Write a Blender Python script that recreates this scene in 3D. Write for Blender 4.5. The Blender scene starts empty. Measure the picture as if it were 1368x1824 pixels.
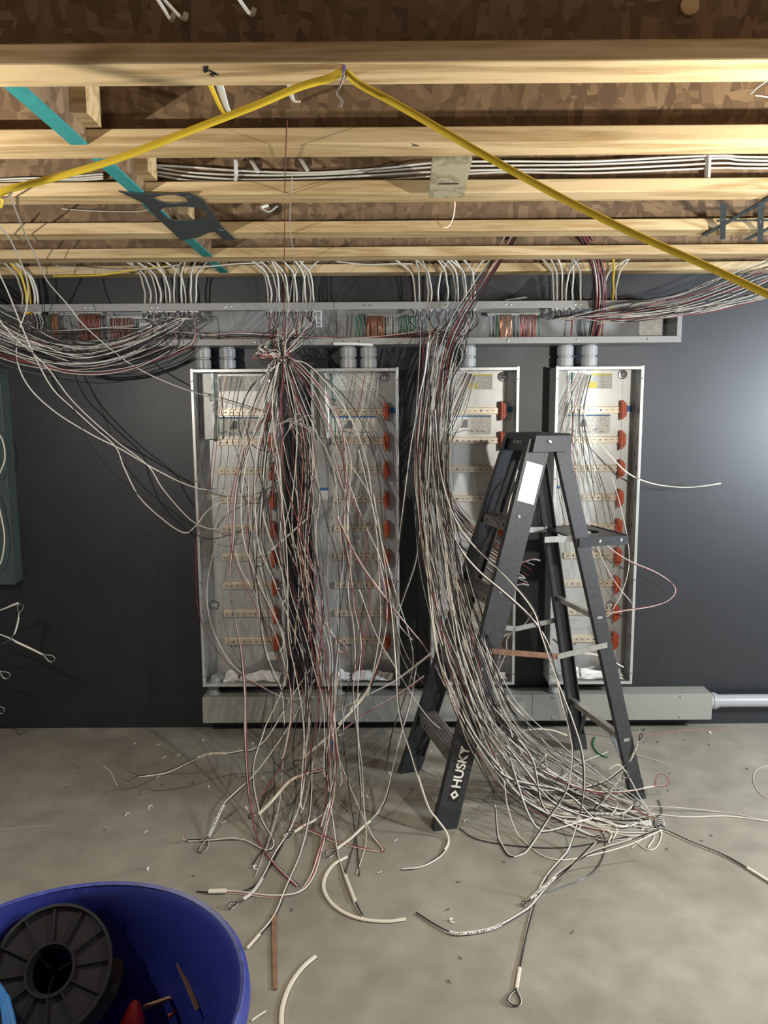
import bpy, bmesh, math, random
from mathutils import Vector, Matrix
import numpy as np

C = bpy.context.scene.collection
rnd = random.Random(7)
R = math.radians

# ------------------------------------------------------------------ camera, world, lamps, exposure
F_PX, PITCH, ROLL = 1317.0, R(7.55), R(0.4)
CAM = Vector((0.0, -3.42, 1.5))
FW = Vector((0, math.cos(PITCH), -math.sin(PITCH)))
UP0 = Vector((0, math.sin(PITCH), math.cos(PITCH)))
RT0 = Vector((1, 0, 0))
RT = RT0 * math.cos(ROLL) - UP0 * math.sin(ROLL)
UP = UP0 * math.cos(ROLL) + RT0 * math.sin(ROLL)
cd = bpy.data.cameras.new('camera')
cam = bpy.data.objects.new('camera', cd)
C.objects.link(cam)
cd.sensor_fit = 'VERTICAL'
cd.sensor_height = 24.0
cd.lens = 24.0 * F_PX / 1824.0
m3 = Matrix((RT, UP, -FW)).transposed()
cam.matrix_world = Matrix.Translation(CAM) @ m3.to_4x4()
cd.clip_start = 0.02
bpy.context.scene.camera = cam

w = bpy.data.worlds.new('world')
bpy.context.scene.world = w
w.use_nodes = True
w.node_tree.nodes['Background'].inputs[0].default_value = (0.80, 0.84, 1.0, 1)
w.node_tree.nodes['Background'].inputs[1].default_value = 0.16

def lamp(name, loc, power, col, radius=0.05):
    ld = bpy.data.lights.new(name, 'POINT')
    ld.energy = power
    ld.color = col
    ld.shadow_soft_size = radius
    o = bpy.data.objects.new(name, ld)
    o.location = loc
    C.objects.link(o)
    return o
lamp('scene_lamp', (1.22, -2.05, 1.62), 74, (1.0, 0.97, 0.90), 0.022)
lamp('scene_lamp', (-1.35, -2.10, 1.72), 50, (1.0, 0.95, 0.86), 0.010)
lamp('scene_lamp', (3.10, -1.70, 1.45), 340, (0.80, 0.90, 1.0), 0.16)  # no known source: side lamp added to brighten the wall at right

vs = bpy.context.scene.view_settings
bpy.context.scene.display_settings.display_device = 'sRGB'
vs.view_transform = 'Standard'
vs.look = 'None'
vs.exposure = 0.0
vs.gamma = 1.0
vs.use_curve_mapping = False

# ------------------------------------------------------------------ picture point -> place in the room
def ray(u, v):
    return (FW + RT * ((u - 684.0) / F_PX) - UP * ((v - 912.0) / F_PX)).normalized()
def at(u, v, Y):
    d = ray(u, v)
    return CAM + d * ((Y - CAM.y) / d.y)
def atz(u, v, Z):
    d = ray(u, v)
    return CAM + d * ((Z - CAM.z) / d.z)
def atg(u, v, Y, r=0.004):
    p = at(u, v, Y)
    if p.z < r:
        p = atz(u, v, r)
    return p

# ------------------------------------------------------------------ materials
MATS = {}
def mat(name, col, rough=0.5, metal=0.0, var=0.0, scale=20.0, bump=0.0, bscale=None, stretch=None, col2=None, **kw):
    if name in MATS:
        return MATS[name]
    m = bpy.data.materials.new(name)
    m.use_nodes = True
    nt = m.node_tree
    b = nt.nodes['Principled BSDF']
    b.inputs['Base Color'].default_value = (*col, 1)
    b.inputs['Roughness'].default_value = rough
    b.inputs['Metallic'].default_value = metal
    for k, v in kw.items():
        b.inputs[k.replace('_', ' ')].default_value = v
    if var or bump:
        tc = nt.nodes.new('ShaderNodeTexCoord')
        mp = nt.nodes.new('ShaderNodeMapping')
        nt.links.new(tc.outputs['Object'], mp.inputs[0])
        if stretch:
            mp.inputs['Scale'].default_value = stretch
        n = nt.nodes.new('ShaderNodeTexNoise')
        n.inputs['Scale'].default_value = scale
        n.inputs['Detail'].default_value = 6
        n.inputs['Roughness'].default_value = 0.6
        nt.links.new(mp.outputs[0], n.inputs[0])
        if var:
            r = nt.nodes.new('ShaderNodeValToRGB')
            lo = tuple(max(0, c * (1 - var)) for c in col)
            hi = col2 or tuple(min(1, c * (1 + var)) for c in col)
            r.color_ramp.elements[0].color = (*lo, 1)
            r.color_ramp.elements[0].position = 0.3
            r.color_ramp.elements[1].color = (*hi, 1)
            r.color_ramp.elements[1].position = 0.7
            nt.links.new(n.outputs[0], r.inputs[0])
            nt.links.new(r.outputs[0], b.inputs['Base Color'])
        if bump:
            n2 = n
            if bscale:
                n2 = nt.nodes.new('ShaderNodeTexNoise')
                n2.inputs['Scale'].default_value = bscale
                n2.inputs['Detail'].default_value = 4
                nt.links.new(mp.outputs[0], n2.inputs[0])
            bp = nt.nodes.new('ShaderNodeBump')
            bp.inputs['Strength'].default_value = bump
            bp.inputs['Distance'].default_value = 0.002
            nt.links.new(n2.outputs[0], bp.inputs['Height'])
            nt.links.new(bp.outputs[0], b.inputs['Normal'])
    MATS[name] = m
    return m

def mat_lumber(name='lumber', light=(0.66, 0.49, 0.265), dark=(0.42, 0.275, 0.115), axis='X'):
    m = bpy.data.materials.new(name)
    m.use_nodes = True
    nt = m.node_tree
    b = nt.nodes['Principled BSDF']
    b.inputs['Roughness'].default_value = 0.62
    tc = nt.nodes.new('ShaderNodeTexCoord')
    mp = nt.nodes.new('ShaderNodeMapping')
    mp.inputs['Scale'].default_value = (0.55, 8, 8) if axis == 'X' else (8, 8, 0.55)
    oi = nt.nodes.new('ShaderNodeObjectInfo')
    mu = nt.nodes.new('ShaderNodeVectorMath')
    mu.operation = 'ADD'
    cb = nt.nodes.new('ShaderNodeCombineXYZ')
    ml = nt.nodes.new('ShaderNodeMath')
    ml.operation = 'MULTIPLY'
    ml.inputs[1].default_value = 37.0
    nt.links.new(oi.outputs['Random'], ml.inputs[0])
    for i in range(3):
        nt.links.new(ml.outputs[0], cb.inputs[i])
    nt.links.new(tc.outputs['Object'], mp.inputs[0])
    nt.links.new(mp.outputs[0], mu.inputs[0])
    nt.links.new(cb.outputs[0], mu.inputs[1])
    n = nt.nodes.new('ShaderNodeTexNoise')
    n.inputs['Scale'].default_value = 1.3
    n.inputs['Detail'].default_value = 3
    n.inputs['Distortion'].default_value = 0.6
    nt.links.new(mu.outputs[0], n.inputs[0])
    mm = nt.nodes.new('ShaderNodeMath')
    mm.operation = 'MULTIPLY'
    mm.inputs[1].default_value = 26.0
    nt.links.new(n.outputs[0], mm.inputs[0])
    sn = nt.nodes.new('ShaderNodeMath')
    sn.operation = 'SINE'
    nt.links.new(mm.outputs[0], sn.inputs[0])
    n3 = nt.nodes.new('ShaderNodeTexNoise')
    n3.inputs['Scale'].default_value = 14
    n3.inputs['Detail'].default_value = 5
    nt.links.new(mu.outputs[0], n3.inputs[0])
    mr = nt.nodes.new('ShaderNodeMath')
    mr.operation = 'MULTIPLY_ADD'
    mr.inputs[1].default_value = 0.26
    nt.links.new(sn.outputs[0], mr.inputs[0])
    nt.links.new(n3.outputs[0], mr.inputs[2])
    r = nt.nodes.new('ShaderNodeValToRGB')
    r.color_ramp.elements[0].color = (*dark, 1)
    r.color_ramp.elements[0].position = 0.12
    r.color_ramp.elements[1].color = (*light, 1)
    r.color_ramp.elements[1].position = 0.62
    nt.links.new(mr.outputs[0], r.inputs[0])
    nt.links.new(r.outputs[0], b.inputs['Base Color'])
    bp = nt.nodes.new('ShaderNodeBump')
    bp.inputs['Strength'].default_value = 0.25
    bp.inputs['Distance'].default_value = 0.001
    nt.links.new(n3.outputs[0], bp.inputs['Height'])
    nt.links.new(bp.outputs[0], b.inputs['Normal'])
    MATS[name] = m
    return m

def mat_osb(name='osb'):
    m = bpy.data.materials.new(name)
    m.use_nodes = True
    nt = m.node_tree
    b = nt.nodes['Principled BSDF']
    b.inputs['Roughness'].default_value = 0.7
    tc = nt.nodes.new('ShaderNodeTexCoord')
    n0 = nt.nodes.new('ShaderNodeTexNoise')
    n0.inputs['Scale'].default_value = 9
    nt.links.new(tc.outputs['Object'], n0.inputs[0])
    mix = nt.nodes.new('ShaderNodeVectorMath')
    mix.operation = 'MULTIPLY_ADD'
    mix.inputs[1].default_value = (0.035, 0.035, 0.035)
    nt.links.new(n0.outputs['Color'], mix.inputs[0])
    nt.links.new(tc.outputs['Object'], mix.inputs[2])
    cols = []
    for k, (rot, sc) in enumerate((((0, 0.6, 0), (52, 30, 19)), ((0, -0.8, 0.3), (20, 30, 56)))):
        mp = nt.nodes.new('ShaderNodeMapping')
        mp.inputs['Rotation'].default_value = rot
        mp.inputs['Scale'].default_value = sc
        nt.links.new(mix.outputs[0], mp.inputs[0])
        v = nt.nodes.new('ShaderNodeTexVoronoi')
        v.inputs['Scale'].default_value = 1.0
        nt.links.new(mp.outputs[0], v.inputs[0])
        cols.append(v)
    sep = nt.nodes.new('ShaderNodeSeparateColor')
    nt.links.new(cols[0].outputs['Color'], sep.inputs[0])
    sep2 = nt.nodes.new('ShaderNodeSeparateColor')
    nt.links.new(cols[1].outputs['Color'], sep2.inputs[0])
    gt = nt.nodes.new('ShaderNodeMath')
    gt.operation = 'GREATER_THAN'
    gt.inputs[1].default_value = 0.5
    nt.links.new(sep.outputs[1], gt.inputs[0])
    mx = nt.nodes.new('ShaderNodeMix')
    nt.links.new(gt.outputs[0], mx.inputs[0])
    nt.links.new(sep.outputs[0], mx.inputs[2])
    nt.links.new(sep2.outputs[0], mx.inputs[3])
    r = nt.nodes.new('ShaderNodeValToRGB')
    r.color_ramp.elements[0].color = (0.130, 0.078, 0.040, 1)
    r.color_ramp.elements[0].position = 0.0
    r.color_ramp.elements[1].color = (0.285, 0.185, 0.098, 1)
    r.color_ramp.elements[1].position = 1.0
    e = r.color_ramp.elements.new(0.55)
    e.color = (0.200, 0.125, 0.064, 1)
    nt.links.new(mx.outputs[0], r.inputs[0])
    nt.links.new(r.outputs[0], b.inputs['Base Color'])
    bp = nt.nodes.new('ShaderNodeBump')
    bp.inputs['Strength'].default_value = 0.5
    bp.inputs['Distance'].default_value = 0.003
    nt.links.new(mx.outputs[0], bp.inputs['Height'])
    nt.links.new(bp.outputs[0], b.inputs['Normal'])
    MATS[name] = m
    return m

def mat_concrete():
    m = bpy.data.materials.new('concrete')
    m.use_nodes = True
    nt = m.node_tree
    b = nt.nodes['Principled BSDF']
    tc = nt.nodes.new('ShaderNodeTexCoord')
    def noise(s, d=5, dist=0.0):
        n = nt.nodes.new('ShaderNodeTexNoise')
        n.inputs['Scale'].default_value = s
        n.inputs['Detail'].default_value = d
        n.inputs['Distortion'].default_value = dist
        nt.links.new(tc.outputs['Object'], n.inputs[0])
        return n
    a, c, d = noise(1.6, 4, 0.4), noise(9, 6, 0.2), noise(90, 4)
    r1 = nt.nodes.new('ShaderNodeValToRGB')
    r1.color_ramp.elements[0].color = (0.245, 0.226, 0.180, 1)
    r1.color_ramp.elements[0].position = 0.32
    r1.color_ramp.elements[1].color = (0.335, 0.312, 0.255, 1)
    r1.color_ramp.elements[1].position = 0.68
    nt.links.new(a.outputs[0], r1.inputs[0])
    mx = nt.nodes.new('ShaderNodeMix')
    mx.data_type = 'RGBA'
    mx.blend_type = 'OVERLAY'
    mx.inputs[0].default_value = 0.35
    nt.links.new(r1.outputs[0], mx.inputs[6])
    nt.links.new(c.outputs[0], mx.inputs[7])
    nt.links.new(mx.outputs[2], b.inputs['Base Color'])
    r2 = nt.nodes.new('ShaderNodeMapRange')
    r2.inputs[3].default_value = 0.38
    r2.inputs[4].default_value = 0.62
    nt.links.new(c.outputs[0], r2.inputs[0])
    nt.links.new(r2.outputs[0], b.inputs['Roughness'])
    bp = nt.nodes.new('ShaderNodeBump')
    bp.inputs['Strength'].default_value = 0.12
    bp.inputs['Distance'].default_value = 0.002
    nt.links.new(d.outputs[0], bp.inputs['Height'])
    nt.links.new(bp.outputs[0], b.inputs['Normal'])
    return m

def mat_print(name, paper, ink, rows, words, thr=0.46):
    """printed sheet: rows of broken dark lines on paper, in the sheet's own x/z"""
    m = bpy.data.materials.new(name)
    m.use_nodes = True
    nt = m.node_tree
    b = nt.nodes['Principled BSDF']
    b.inputs['Roughness'].default_value = 0.5
    tc = nt.nodes.new('ShaderNodeTexCoord')
    sp = nt.nodes.new('ShaderNodeSeparateXYZ')
    nt.links.new(tc.outputs['Object'], sp.inputs[0])
    def mth(op, a, bb=None):
        n = nt.nodes.new('ShaderNodeMath')
        n.operation = op
        for i, x in enumerate((a, bb)):
            if x is None: continue
            if isinstance(x, (int, float)): n.inputs[i].default_value = x
            else: nt.links.new(x, n.inputs[i])
        return n.outputs[0]
    zr = mth('MULTIPLY', sp.outputs[2], rows)
    fr = mth('FRACT', zr)
    line = mth('LESS_THAN', fr, 0.55)
    fl = mth('FLOOR', zr)
    xw = mth('MULTIPLY', sp.outputs[0], words)
    cb = nt.nodes.new('ShaderNodeCombineXYZ')
    nt.links.new(xw, cb.inputs[0])
    nt.links.new(mth('MULTIPLY', fl, 3.7), cb.inputs[1])
    n = nt.nodes.new('ShaderNodeTexNoise')
    n.inputs['Scale'].default_value = 1.0
    n.inputs['Detail'].default_value = 1.0
    nt.links.new(cb.outputs[0], n.inputs[0])
    w_ = mth('GREATER_THAN', n.outputs[0], thr)
    k = mth('MULTIPLY', line, w_)
    mx = nt.nodes.new('ShaderNodeMix')
    mx.data_type = 'RGBA'
    nt.links.new(k, mx.inputs[0])
    mx.inputs[6].default_value = (*paper, 1)
    mx.inputs[7].default_value = (*ink, 1)
    nt.links.new(mx.outputs[2], b.inputs['Base Color'])
    MATS[name] = m
    return m

LUMBER = mat_lumber()
GREYWOOD = mat_lumber('grey_lumber', (0.42, 0.37, 0.24), (0.25, 0.21, 0.12), 'Z')
OSB = mat_osb()
CONCRETE = mat_concrete()
BLACKWALL = mat('black_paint', (0.0105, 0.0120, 0.0145), 0.46, var=0.25, scale=6, bump=0.15, bscale=420, Specular_IOR_Level=0.72)
GREYPAINT = mat('grey_enamel', (0.275, 0.275, 0.262), 0.42, 0.0, var=0.06, scale=5)
TROUGHIN = mat('grey_enamel_inside', (0.245, 0.247, 0.240), 0.45, 0.0, var=0.06, scale=5)
BOXPAINT = mat('grey_box_enamel', (0.30, 0.295, 0.26), 0.45, 0.0, var=0.05, scale=4)
GALV = mat('galvanised_steel', (0.50, 0.50, 0.475), 0.40, 0.45, var=0.08, scale=35, stretch=(1, 1, 0.35))
GALVEDGE = mat('galvanised_edge', (0.54, 0.54, 0.51), 0.36, 0.4)
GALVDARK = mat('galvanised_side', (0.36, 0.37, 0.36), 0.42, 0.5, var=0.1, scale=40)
CABGREEN = mat('green_grey_enamel', (0.050, 0.070, 0.066), 0.45)
RAIL = mat('yellow_zinc_steel', (0.58, 0.51, 0.40), 0.32, 0.4, var=0.12, scale=25)
SLOT = mat('slot_shadow', (0.05, 0.045, 0.04), 0.7)
ORANGE = mat('orange_plastic', (0.56, 0.100, 0.040), 0.45)
ORANGE2 = mat('dark_orange_plastic', (0.50, 0.070, 0.024), 0.45)
CHROME = mat('bright_steel', (0.75, 0.75, 0.74), 0.18, 0.9)
STEEL = mat('aluminium', (0.46, 0.45, 0.42), 0.38, 0.7, var=0.15, scale=40)
RUST = mat('rusty_steel', (0.25, 0.135, 0.085), 0.55, 0.4, var=0.3, scale=30)
PVC = mat('grey_pvc', (0.36, 0.37, 0.37), 0.28)
COPPER = mat('bare_copper', (0.70, 0.30, 0.16), 0.28, 0.85)
COPPERDK = mat('dull_copper', (0.30, 0.085, 0.06), 0.40, 0.5)
GREENW = mat('green_insulation', (0.020, 0.150, 0.055), 0.35)
WHITEW = mat('white_insulation', (0.74, 0.69, 0.60), 0.40, var=0.06, scale=8)
CREAMW = mat('cream_jacket', (0.72, 0.66, 0.53), 0.48, var=0.05, scale=14)
GREYW = mat('dull_white_insulation', (0.52, 0.49, 0.44), 0.42)
BLACKW = mat('black_insulation', (0.028, 0.025, 0.026), 0.33)
REDW = mat('red_insulation', (0.25, 0.045, 0.052), 0.40)
NMJ = mat('white_cable_jacket', (0.70, 0.68, 0.61), 0.48, var=0.07, scale=15)
YELLOWJ = mat('yellow_cable_jacket', (0.80, 0.56, 0.035), 0.42, var=0.05, scale=10)
PAPER = mat('paper', (0.74, 0.73, 0.70), 0.6)
STICKER = mat('worn_sticker', (0.66, 0.65, 0.60), 0.55, var=0.10, scale=28)
PRINT1 = mat_print('warning_print', (0.70, 0.69, 0.62), (0.42, 0.42, 0.39), 190, 150, 0.45)
PRINT2 = mat_print('instruction_print', (0.70, 0.68, 0.61), (0.44, 0.44, 0.42), 150, 110, 0.52)
BLUEPRINT = mat('blue_print', (0.035, 0.13, 0.30), 0.5)
BLUETAPE = mat('blue_tape', (0.030, 0.17, 0.42), 0.6)
YELLOWPRINT = mat('yellow_print', (0.70, 0.58, 0.08), 0.5)
GREYPRINT = mat('grey_print', (0.16, 0.16, 0.16), 0.6)
INK = mat('marker_ink', (0.012, 0.012, 0.012), 0.5)
LADBLK = mat('black_fibreglass', (0.034, 0.034, 0.035), 0.45, var=0.30, scale=60, bump=0.2, bscale=150)
LADPLA = mat('black_plastic', (0.026, 0.028, 0.031), 0.45, var=0.2, scale=25)
STEPGR = mat('grey_step_aluminium', (0.20, 0.19, 0.17), 0.48, 0.35, var=0.25, scale=30)
WHITEPR = mat('white_lettering', (0.85, 0.82, 0.72), 0.5)
TEAL = mat('teal_edge_paint', (0.035, 0.27, 0.26), 0.6, var=0.15, scale=40)
BLUEBIN = mat('blue_plastic', (0.022, 0.032, 0.215), 0.42, var=0.12, scale=9)
BLUERIM = mat('scuffed_blue_plastic', (0.040, 0.055, 0.26), 0.5, var=0.45, scale=60)
SPOOLM = mat('black_spool_plastic', (0.018, 0.018, 0.020), 0.42, var=0.2, scale=12)
STICKW = mat('brown_wood_scrap', (0.23, 0.13, 0.075), 0.7, var=0.25, scale=30)
REDPL = mat('red_plastic', (0.42, 0.018, 0.022), 0.4)
BLUECB = mat('blue_cable_jacket', (0.03, 0.16, 0.42), 0.4)
PURPLE = mat('purple_tie', (0.07, 0.06, 0.25), 0.5)
CLEAR = mat('clear_plastic', (0.92, 0.93, 0.95), 0.12, Transmission_Weight=1.0, IOR=1.15, Alpha=0.55)
DIRT = mat('floor_scrap', (0.05, 0.045, 0.04), 0.7)

# ------------------------------------------------------------------ mesh helpers
ORG = {}
class MB:
    def __init__(self):
        self.v, self.f = [], []
    def add(self, vs_, fs):
        o = len(self.v)
        self.v += [tuple(p) for p in vs_]
        self.f += [tuple(i + o for i in q) for q in fs]
        return self
    def box(self, a, b):
        x0, x1 = sorted((a[0], b[0])); y0, y1 = sorted((a[1], b[1])); z0, z1 = sorted((a[2], b[2]))
        return self.add([(x0, y0, z0), (x1, y0, z0), (x1, y1, z0), (x0, y1, z0), (x0, y0, z1), (x1, y0, z1), (x1, y1, z1), (x0, y1, z1)],
                        [(0, 3, 2, 1), (4, 5, 6, 7), (0, 1, 5, 4), (1, 2, 6, 5), (2, 3, 7, 6), (3, 0, 4, 7)])
    def bbox(self, a, b, r=0.003):
        """box with chamfered edges"""
        bm = bmesh.new()
        bmesh.ops.create_cube(bm, size=1)
        A, B = Vector(a), Vector(b)
        for q in bm.verts:
            q.co = Vector(((A[i] + B[i]) / 2 + q.co[i] * abs(B[i] - A[i]) for i in range(3)))
        r = min(r, 0.45 * min(abs(B[i] - A[i]) for i in range(3)))
        bmesh.ops.bevel(bm, geom=list(bm.edges), offset=r, segments=2, affect='EDGES', profile=0.6)
        return self.addbm(bm)
    def addbm(self, bm, M=None):
        bm.verts.index_update()
        vs_ = [(M @ q.co if M else q.co.copy()) for q in bm.verts]
        fs = [[q.index for q in f.verts] for f in bm.faces]
        bm.free()
        return self.add(vs_, fs)
    def obox(self, c, ax, ay, az):
        """box from centre and half-axis vectors"""
        c = Vector(c)
        vs_ = [c + ax * i + ay * j + az * k for k in (-1, 1) for (i, j) in ((-1, -1), (1, -1), (1, 1), (-1, 1))]
        return self.add(vs_, [(0, 3, 2, 1), (4, 5, 6, 7), (0, 1, 5, 4), (1, 2, 6, 5), (2, 3, 7, 6), (3, 0, 4, 7)])
    def prism(self, poly, d):
        """closed polygon (3-D points) swept along d"""
        n = len(poly)
        d = Vector(d)
        vs_ = [Vector(p) for p in poly] + [Vector(p) + d for p in poly]
        fs = [tuple(range(n))[::-1], tuple(range(n, 2 * n))] + [(i, (i + 1) % n, (i + 1) % n + n, i + n) for i in range(n)]
        return self.add(vs_, fs)
    def sweep(self, poly0, poly1):
        n = len(poly0)
        return self.add(list(poly0) + list(poly1), [tuple(range(n))[::-1], tuple(range(n, 2 * n))] + [(i, (i + 1) % n, (i + 1) % n + n, i + n) for i in range(n)])
    def tube(self, pts, r, n=6, flat=1.0, caps=True):
        P = np.array([tuple(p) for p in pts], float)
        keep = [0] + [i for i in range(1, len(P)) if np.linalg.norm(P[i] - P[i - 1]) > 1e-5]
        P = P[keep]
        if len(P) < 2: return self
        T = np.gradient(P, axis=0)
        T /= (np.linalg.norm(T, axis=1)[:, None] + 1e-12)
        a = np.array((0, 1, 0.0)) if abs(T[0][1]) < 0.85 else np.array((1.0, 0, 0))
        N = a - T[0] * a.dot(T[0]); N /= np.linalg.norm(N)
        vs_ = []
        rr = r if hasattr(r, '__len__') else [r] * len(P)
        if len(rr) != len(P): rr = list(np.interp(np.linspace(0, 1, len(P)), np.linspace(0, 1, len(rr)), rr))
        for i in range(len(P)):
            N = N - T[i] * N.dot(T[i]); N /= (np.linalg.norm(N) + 1e-12)
            B = np.cross(T[i], N)
            for k in range(n):
                t = 2 * math.pi * k / n
                vs_.append(P[i] + rr[i] * (math.cos(t) * N + flat * math.sin(t) * B))
        L = len(P)
        fs = [(i * n + k, i * n + (k + 1) % n, (i + 1) * n + (k + 1) % n, (i + 1) * n + k) for i in range(L - 1) for k in range(n)]
        if caps:
            fs += [tuple(range(n))[::-1], tuple(range((L - 1) * n, L * n))]
        return self.add(vs_, fs)
    def cyl(self, a, b, r, n=16, r2=None):
        return self.tube([a, b], [r, r if r2 is None else r2], n)
    def lathe(self, prof, c, axis=(0, 0, 1), n=24, closed=False):
        """profile [(radius, height)] turned about axis through c"""
        ax = Vector(axis).normalized()
        q = Vector((0, 0, 1)).rotation_difference(ax)
        c = Vector(c)
        vs_ = [c + q @ Vector((r * math.cos(2 * math.pi * k / n), r * math.sin(2 * math.pi * k / n), h)) for r, h in prof for k in range(n)]
        L = len(prof)
        fs = [(i * n + k, i * n + (k + 1) % n, (i + 1) % L * n + (k + 1) % n, (i + 1) % L * n + k) for i in range(L if closed else L - 1) for k in range(n)]
        if not closed:
            if prof[0][0] > 1e-6: fs.append(tuple(range(n))[::-1])
            if prof[-1][0] > 1e-6: fs.append(tuple(range((L - 1) * n, L * n)))
        return self.add(vs_, fs)
    def mesh(self, name, m, org=Vector((0, 0, 0)), smooth=False):
        me = bpy.data.meshes.new(name)
        me.from_pydata([(x - org[0], y - org[1], z - org[2]) for x, y, z in self.v], [], self.f)
        bm = bmesh.new(); bm.from_mesh(me)
        bmesh.ops.recalc_face_normals(bm, faces=bm.faces)
        bm.to_mesh(me); bm.free()
        if smooth:
            me.shade_smooth()
            try: me.set_sharp_from_angle(angle=R(40))
            except Exception: pass
        me.materials.append(m)
        me.update()
        return me
    def build(self, name, m, parent=None, smooth=False, org=None):
        """one mesh object; under a parent its vertices are kept relative to the thing's base"""
        if parent is not None:
            base = ORG[parent.name]
        else:
            base = Vector(org) if org is not None else Vector((0, 0, 0))
        o = bpy.data.objects.new(name, self.mesh(name, m, base, smooth))
        C.objects.link(o)
        if parent is not None:
            o.parent = parent
        else:
            o.location = base
        ORG[o.name] = base
        return o

def tag(o, label, cat, group=None, kind=None):
    o['label'] = label
    o['category'] = cat
    if group: o['group'] = group
    if kind: o['kind'] = kind
    return o
def thing(name, loc, label, cat, group=None):
    o = bpy.data.objects.new(name, None)
    o.empty_display_size = 0.05
    o.location = loc
    C.objects.link(o)
    ORG[o.name] = Vector(loc)
    return tag(o, label, cat, group)
def piece(me, name, parent, off):
    """another object on mesh data already made, shifted by off"""
    o = bpy.data.objects.new(name, me)
    C.objects.link(o)
    o.parent = parent
    o.location = off
    ORG[o.name] = ORG[parent.name]
    return o
def structure(o, label=None):
    o['kind'] = 'structure'
    if label: o['label'] = label
    return o

def crom(P, n=7):
    """smooth curve through points"""
    P = [Vector(p) for p in P]
    if len(P) < 3:
        return P
    Q = [P[0] * 2 - P[1]] + P + [P[-1] * 2 - P[-2]]
    out = []
    for i in range(1, len(Q) - 2):
        p0, p1, p2, p3 = Q[i - 1:i + 3]
        for k in range(n):
            t = k / n
            out.append(0.5 * ((2 * p1) + (p2 - p0) * t + (2 * p0 - 5 * p1 + 4 * p2 - p3) * t * t + (3 * p1 - p0 - 3 * p2 + p3) * t ** 3))
    out.append(P[-1])
    return out
def floorclamp(P, r):
    return [Vector((p.x, p.y, max(p.z, r + 0.001))) for p in P]

# ================================================================== ROOM
WL = MB().box((-3.4, 0.0, 0.0), (3.9, 0.12, 2.42)).build('wall_back', BLACKWALL)
structure(WL, 'black painted back wall behind the electrical panels')
FL = MB().box((-3.4, -5.2, -0.1), (3.9, 0.12, 0.0)).build('floor', CONCRETE)
structure(FL, 'bare grey concrete floor strewn with wire scraps')
CL = MB().box((-3.4, -5.2, 2.405), (3.9, 0.12, 2.425)).build('ceiling', OSB)
structure(CL, 'strand board subfloor above the joists')

ZB = CAM.z + 0.61                                   # underside of the joists
JD = [1.475, 1.865, 2.25, 2.685, 3.075, 3.405]      # distance from the camera of each joist's rear lower edge
JN = ['nearest the camera, its web in deep shade', 'second from the camera, beyond the yellow cord tie', 'third from the camera, white cables along its web',
      'fourth from the camera, third out from the black wall', 'second out from the black wall', 'hard against the top of the black wall']
JH = {0: [], 1: [(232, 120, 0.024)], 2: [(452, 293, 0.026), (540, 290, 0.026)], 3: [(492, 372, 0.022)], 4: [], 5: []}
for i, d in enumerate(JD):
    y1 = CAM.y + d
    y0 = y1 - 0.088
    ym = (y0 + y1) / 2
    t = thing('i_joist', (0, ym, ZB), 'wooden I-joist, ' + JN[i], 'joist')
    MB().bbox((-3.3, y0, ZB), (3.8, y1, ZB + 0.036), 0.003).build('bottom_flange', LUMBER, t)
    MB().bbox((-3.3, y0, ZB + 0.258), (3.8, y1, ZB + 0.294), 0.003).build('top_flange', LUMBER, t)
    # web sheet with round knock-outs
    bm = bmesh.new()
    def loop_edges(pts):
        vv = [bm.verts.new(p) for p in pts]
        for a, b in zip(vv, vv[1:] + vv[:1]): bm.edges.new((a, b))
    loop_edges([(-3.3, 0, ZB + 0.034), (3.8, 0, ZB + 0.034), (3.8, 0, ZB + 0.260), (-3.3, 0, ZB + 0.260)])
    for (u, v, r) in JH[i]:
        p = at(u, v, ym)
        zc = min(max(p.z, ZB + 0.036 + r + 0.004), ZB + 0.258 - r - 0.004)
        loop_edges([(p.x + r * math.cos(a), 0, zc + r * math.sin(a)) for a in [2 * math.pi * k / 18 for k in range(18)]])
    bmesh.ops.triangle_fill(bm, use_beauty=True, edges=list(bm.edges))
    g = bmesh.ops.extrude_face_region(bm, geom=list(bm.faces))
    for q in g['geom']:
        if isinstance(q, bmesh.types.BMVert): q.co.y += 0.010
    MB().addbm(bm, Matrix.Translation((0, ym - 0.005, 0))).build('web', OSB, t)

# blocking between the joists, teal along its lower edge
pb = atz(38, 165, ZB)
xb = pb.x
BN = ['nearest the camera', 'second from the camera', 'third from the camera', 'fourth from the camera', 'nearest the black wall']
for i in range(5):
    y0, y1 = CAM.y + JD[i] - 0.003, CAM.y + JD[i + 1] - 0.088 + 0.003
    ya, yb = CAM.y + JD[i] - 0.039, CAM.y + JD[i + 1] - 0.050
    xx = xb + (-0.004, 0.006, 0.0, 0.003, -0.003)[i]
    t = thing('blocking_panel', (xx, (y0 + y1) / 2, ZB), 'strand board blocking between joists with a teal lower edge, ' + BN[i], 'blocking')
    MB().box((xx - 0.018, y0 + 0.005, ZB + 0.007), (xx + 0.018, y1 - 0.005, ZB + 0.257)).build('board', OSB, t)
    MB().box((xx - 0.0185, y0 + 0.004, ZB + 0.001), (xx + 0.0185, y1 - 0.004, ZB + 0.0068)).build('painted_edge', TEAL, t)
    if i < 3:
        MB().box((xx + 0.0185, y1 - 0.09, ZB + 0.037), (xx + 0.054, y1 - 0.007, ZB + 0.25)).build('nailer', LUMBER, t)

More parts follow.
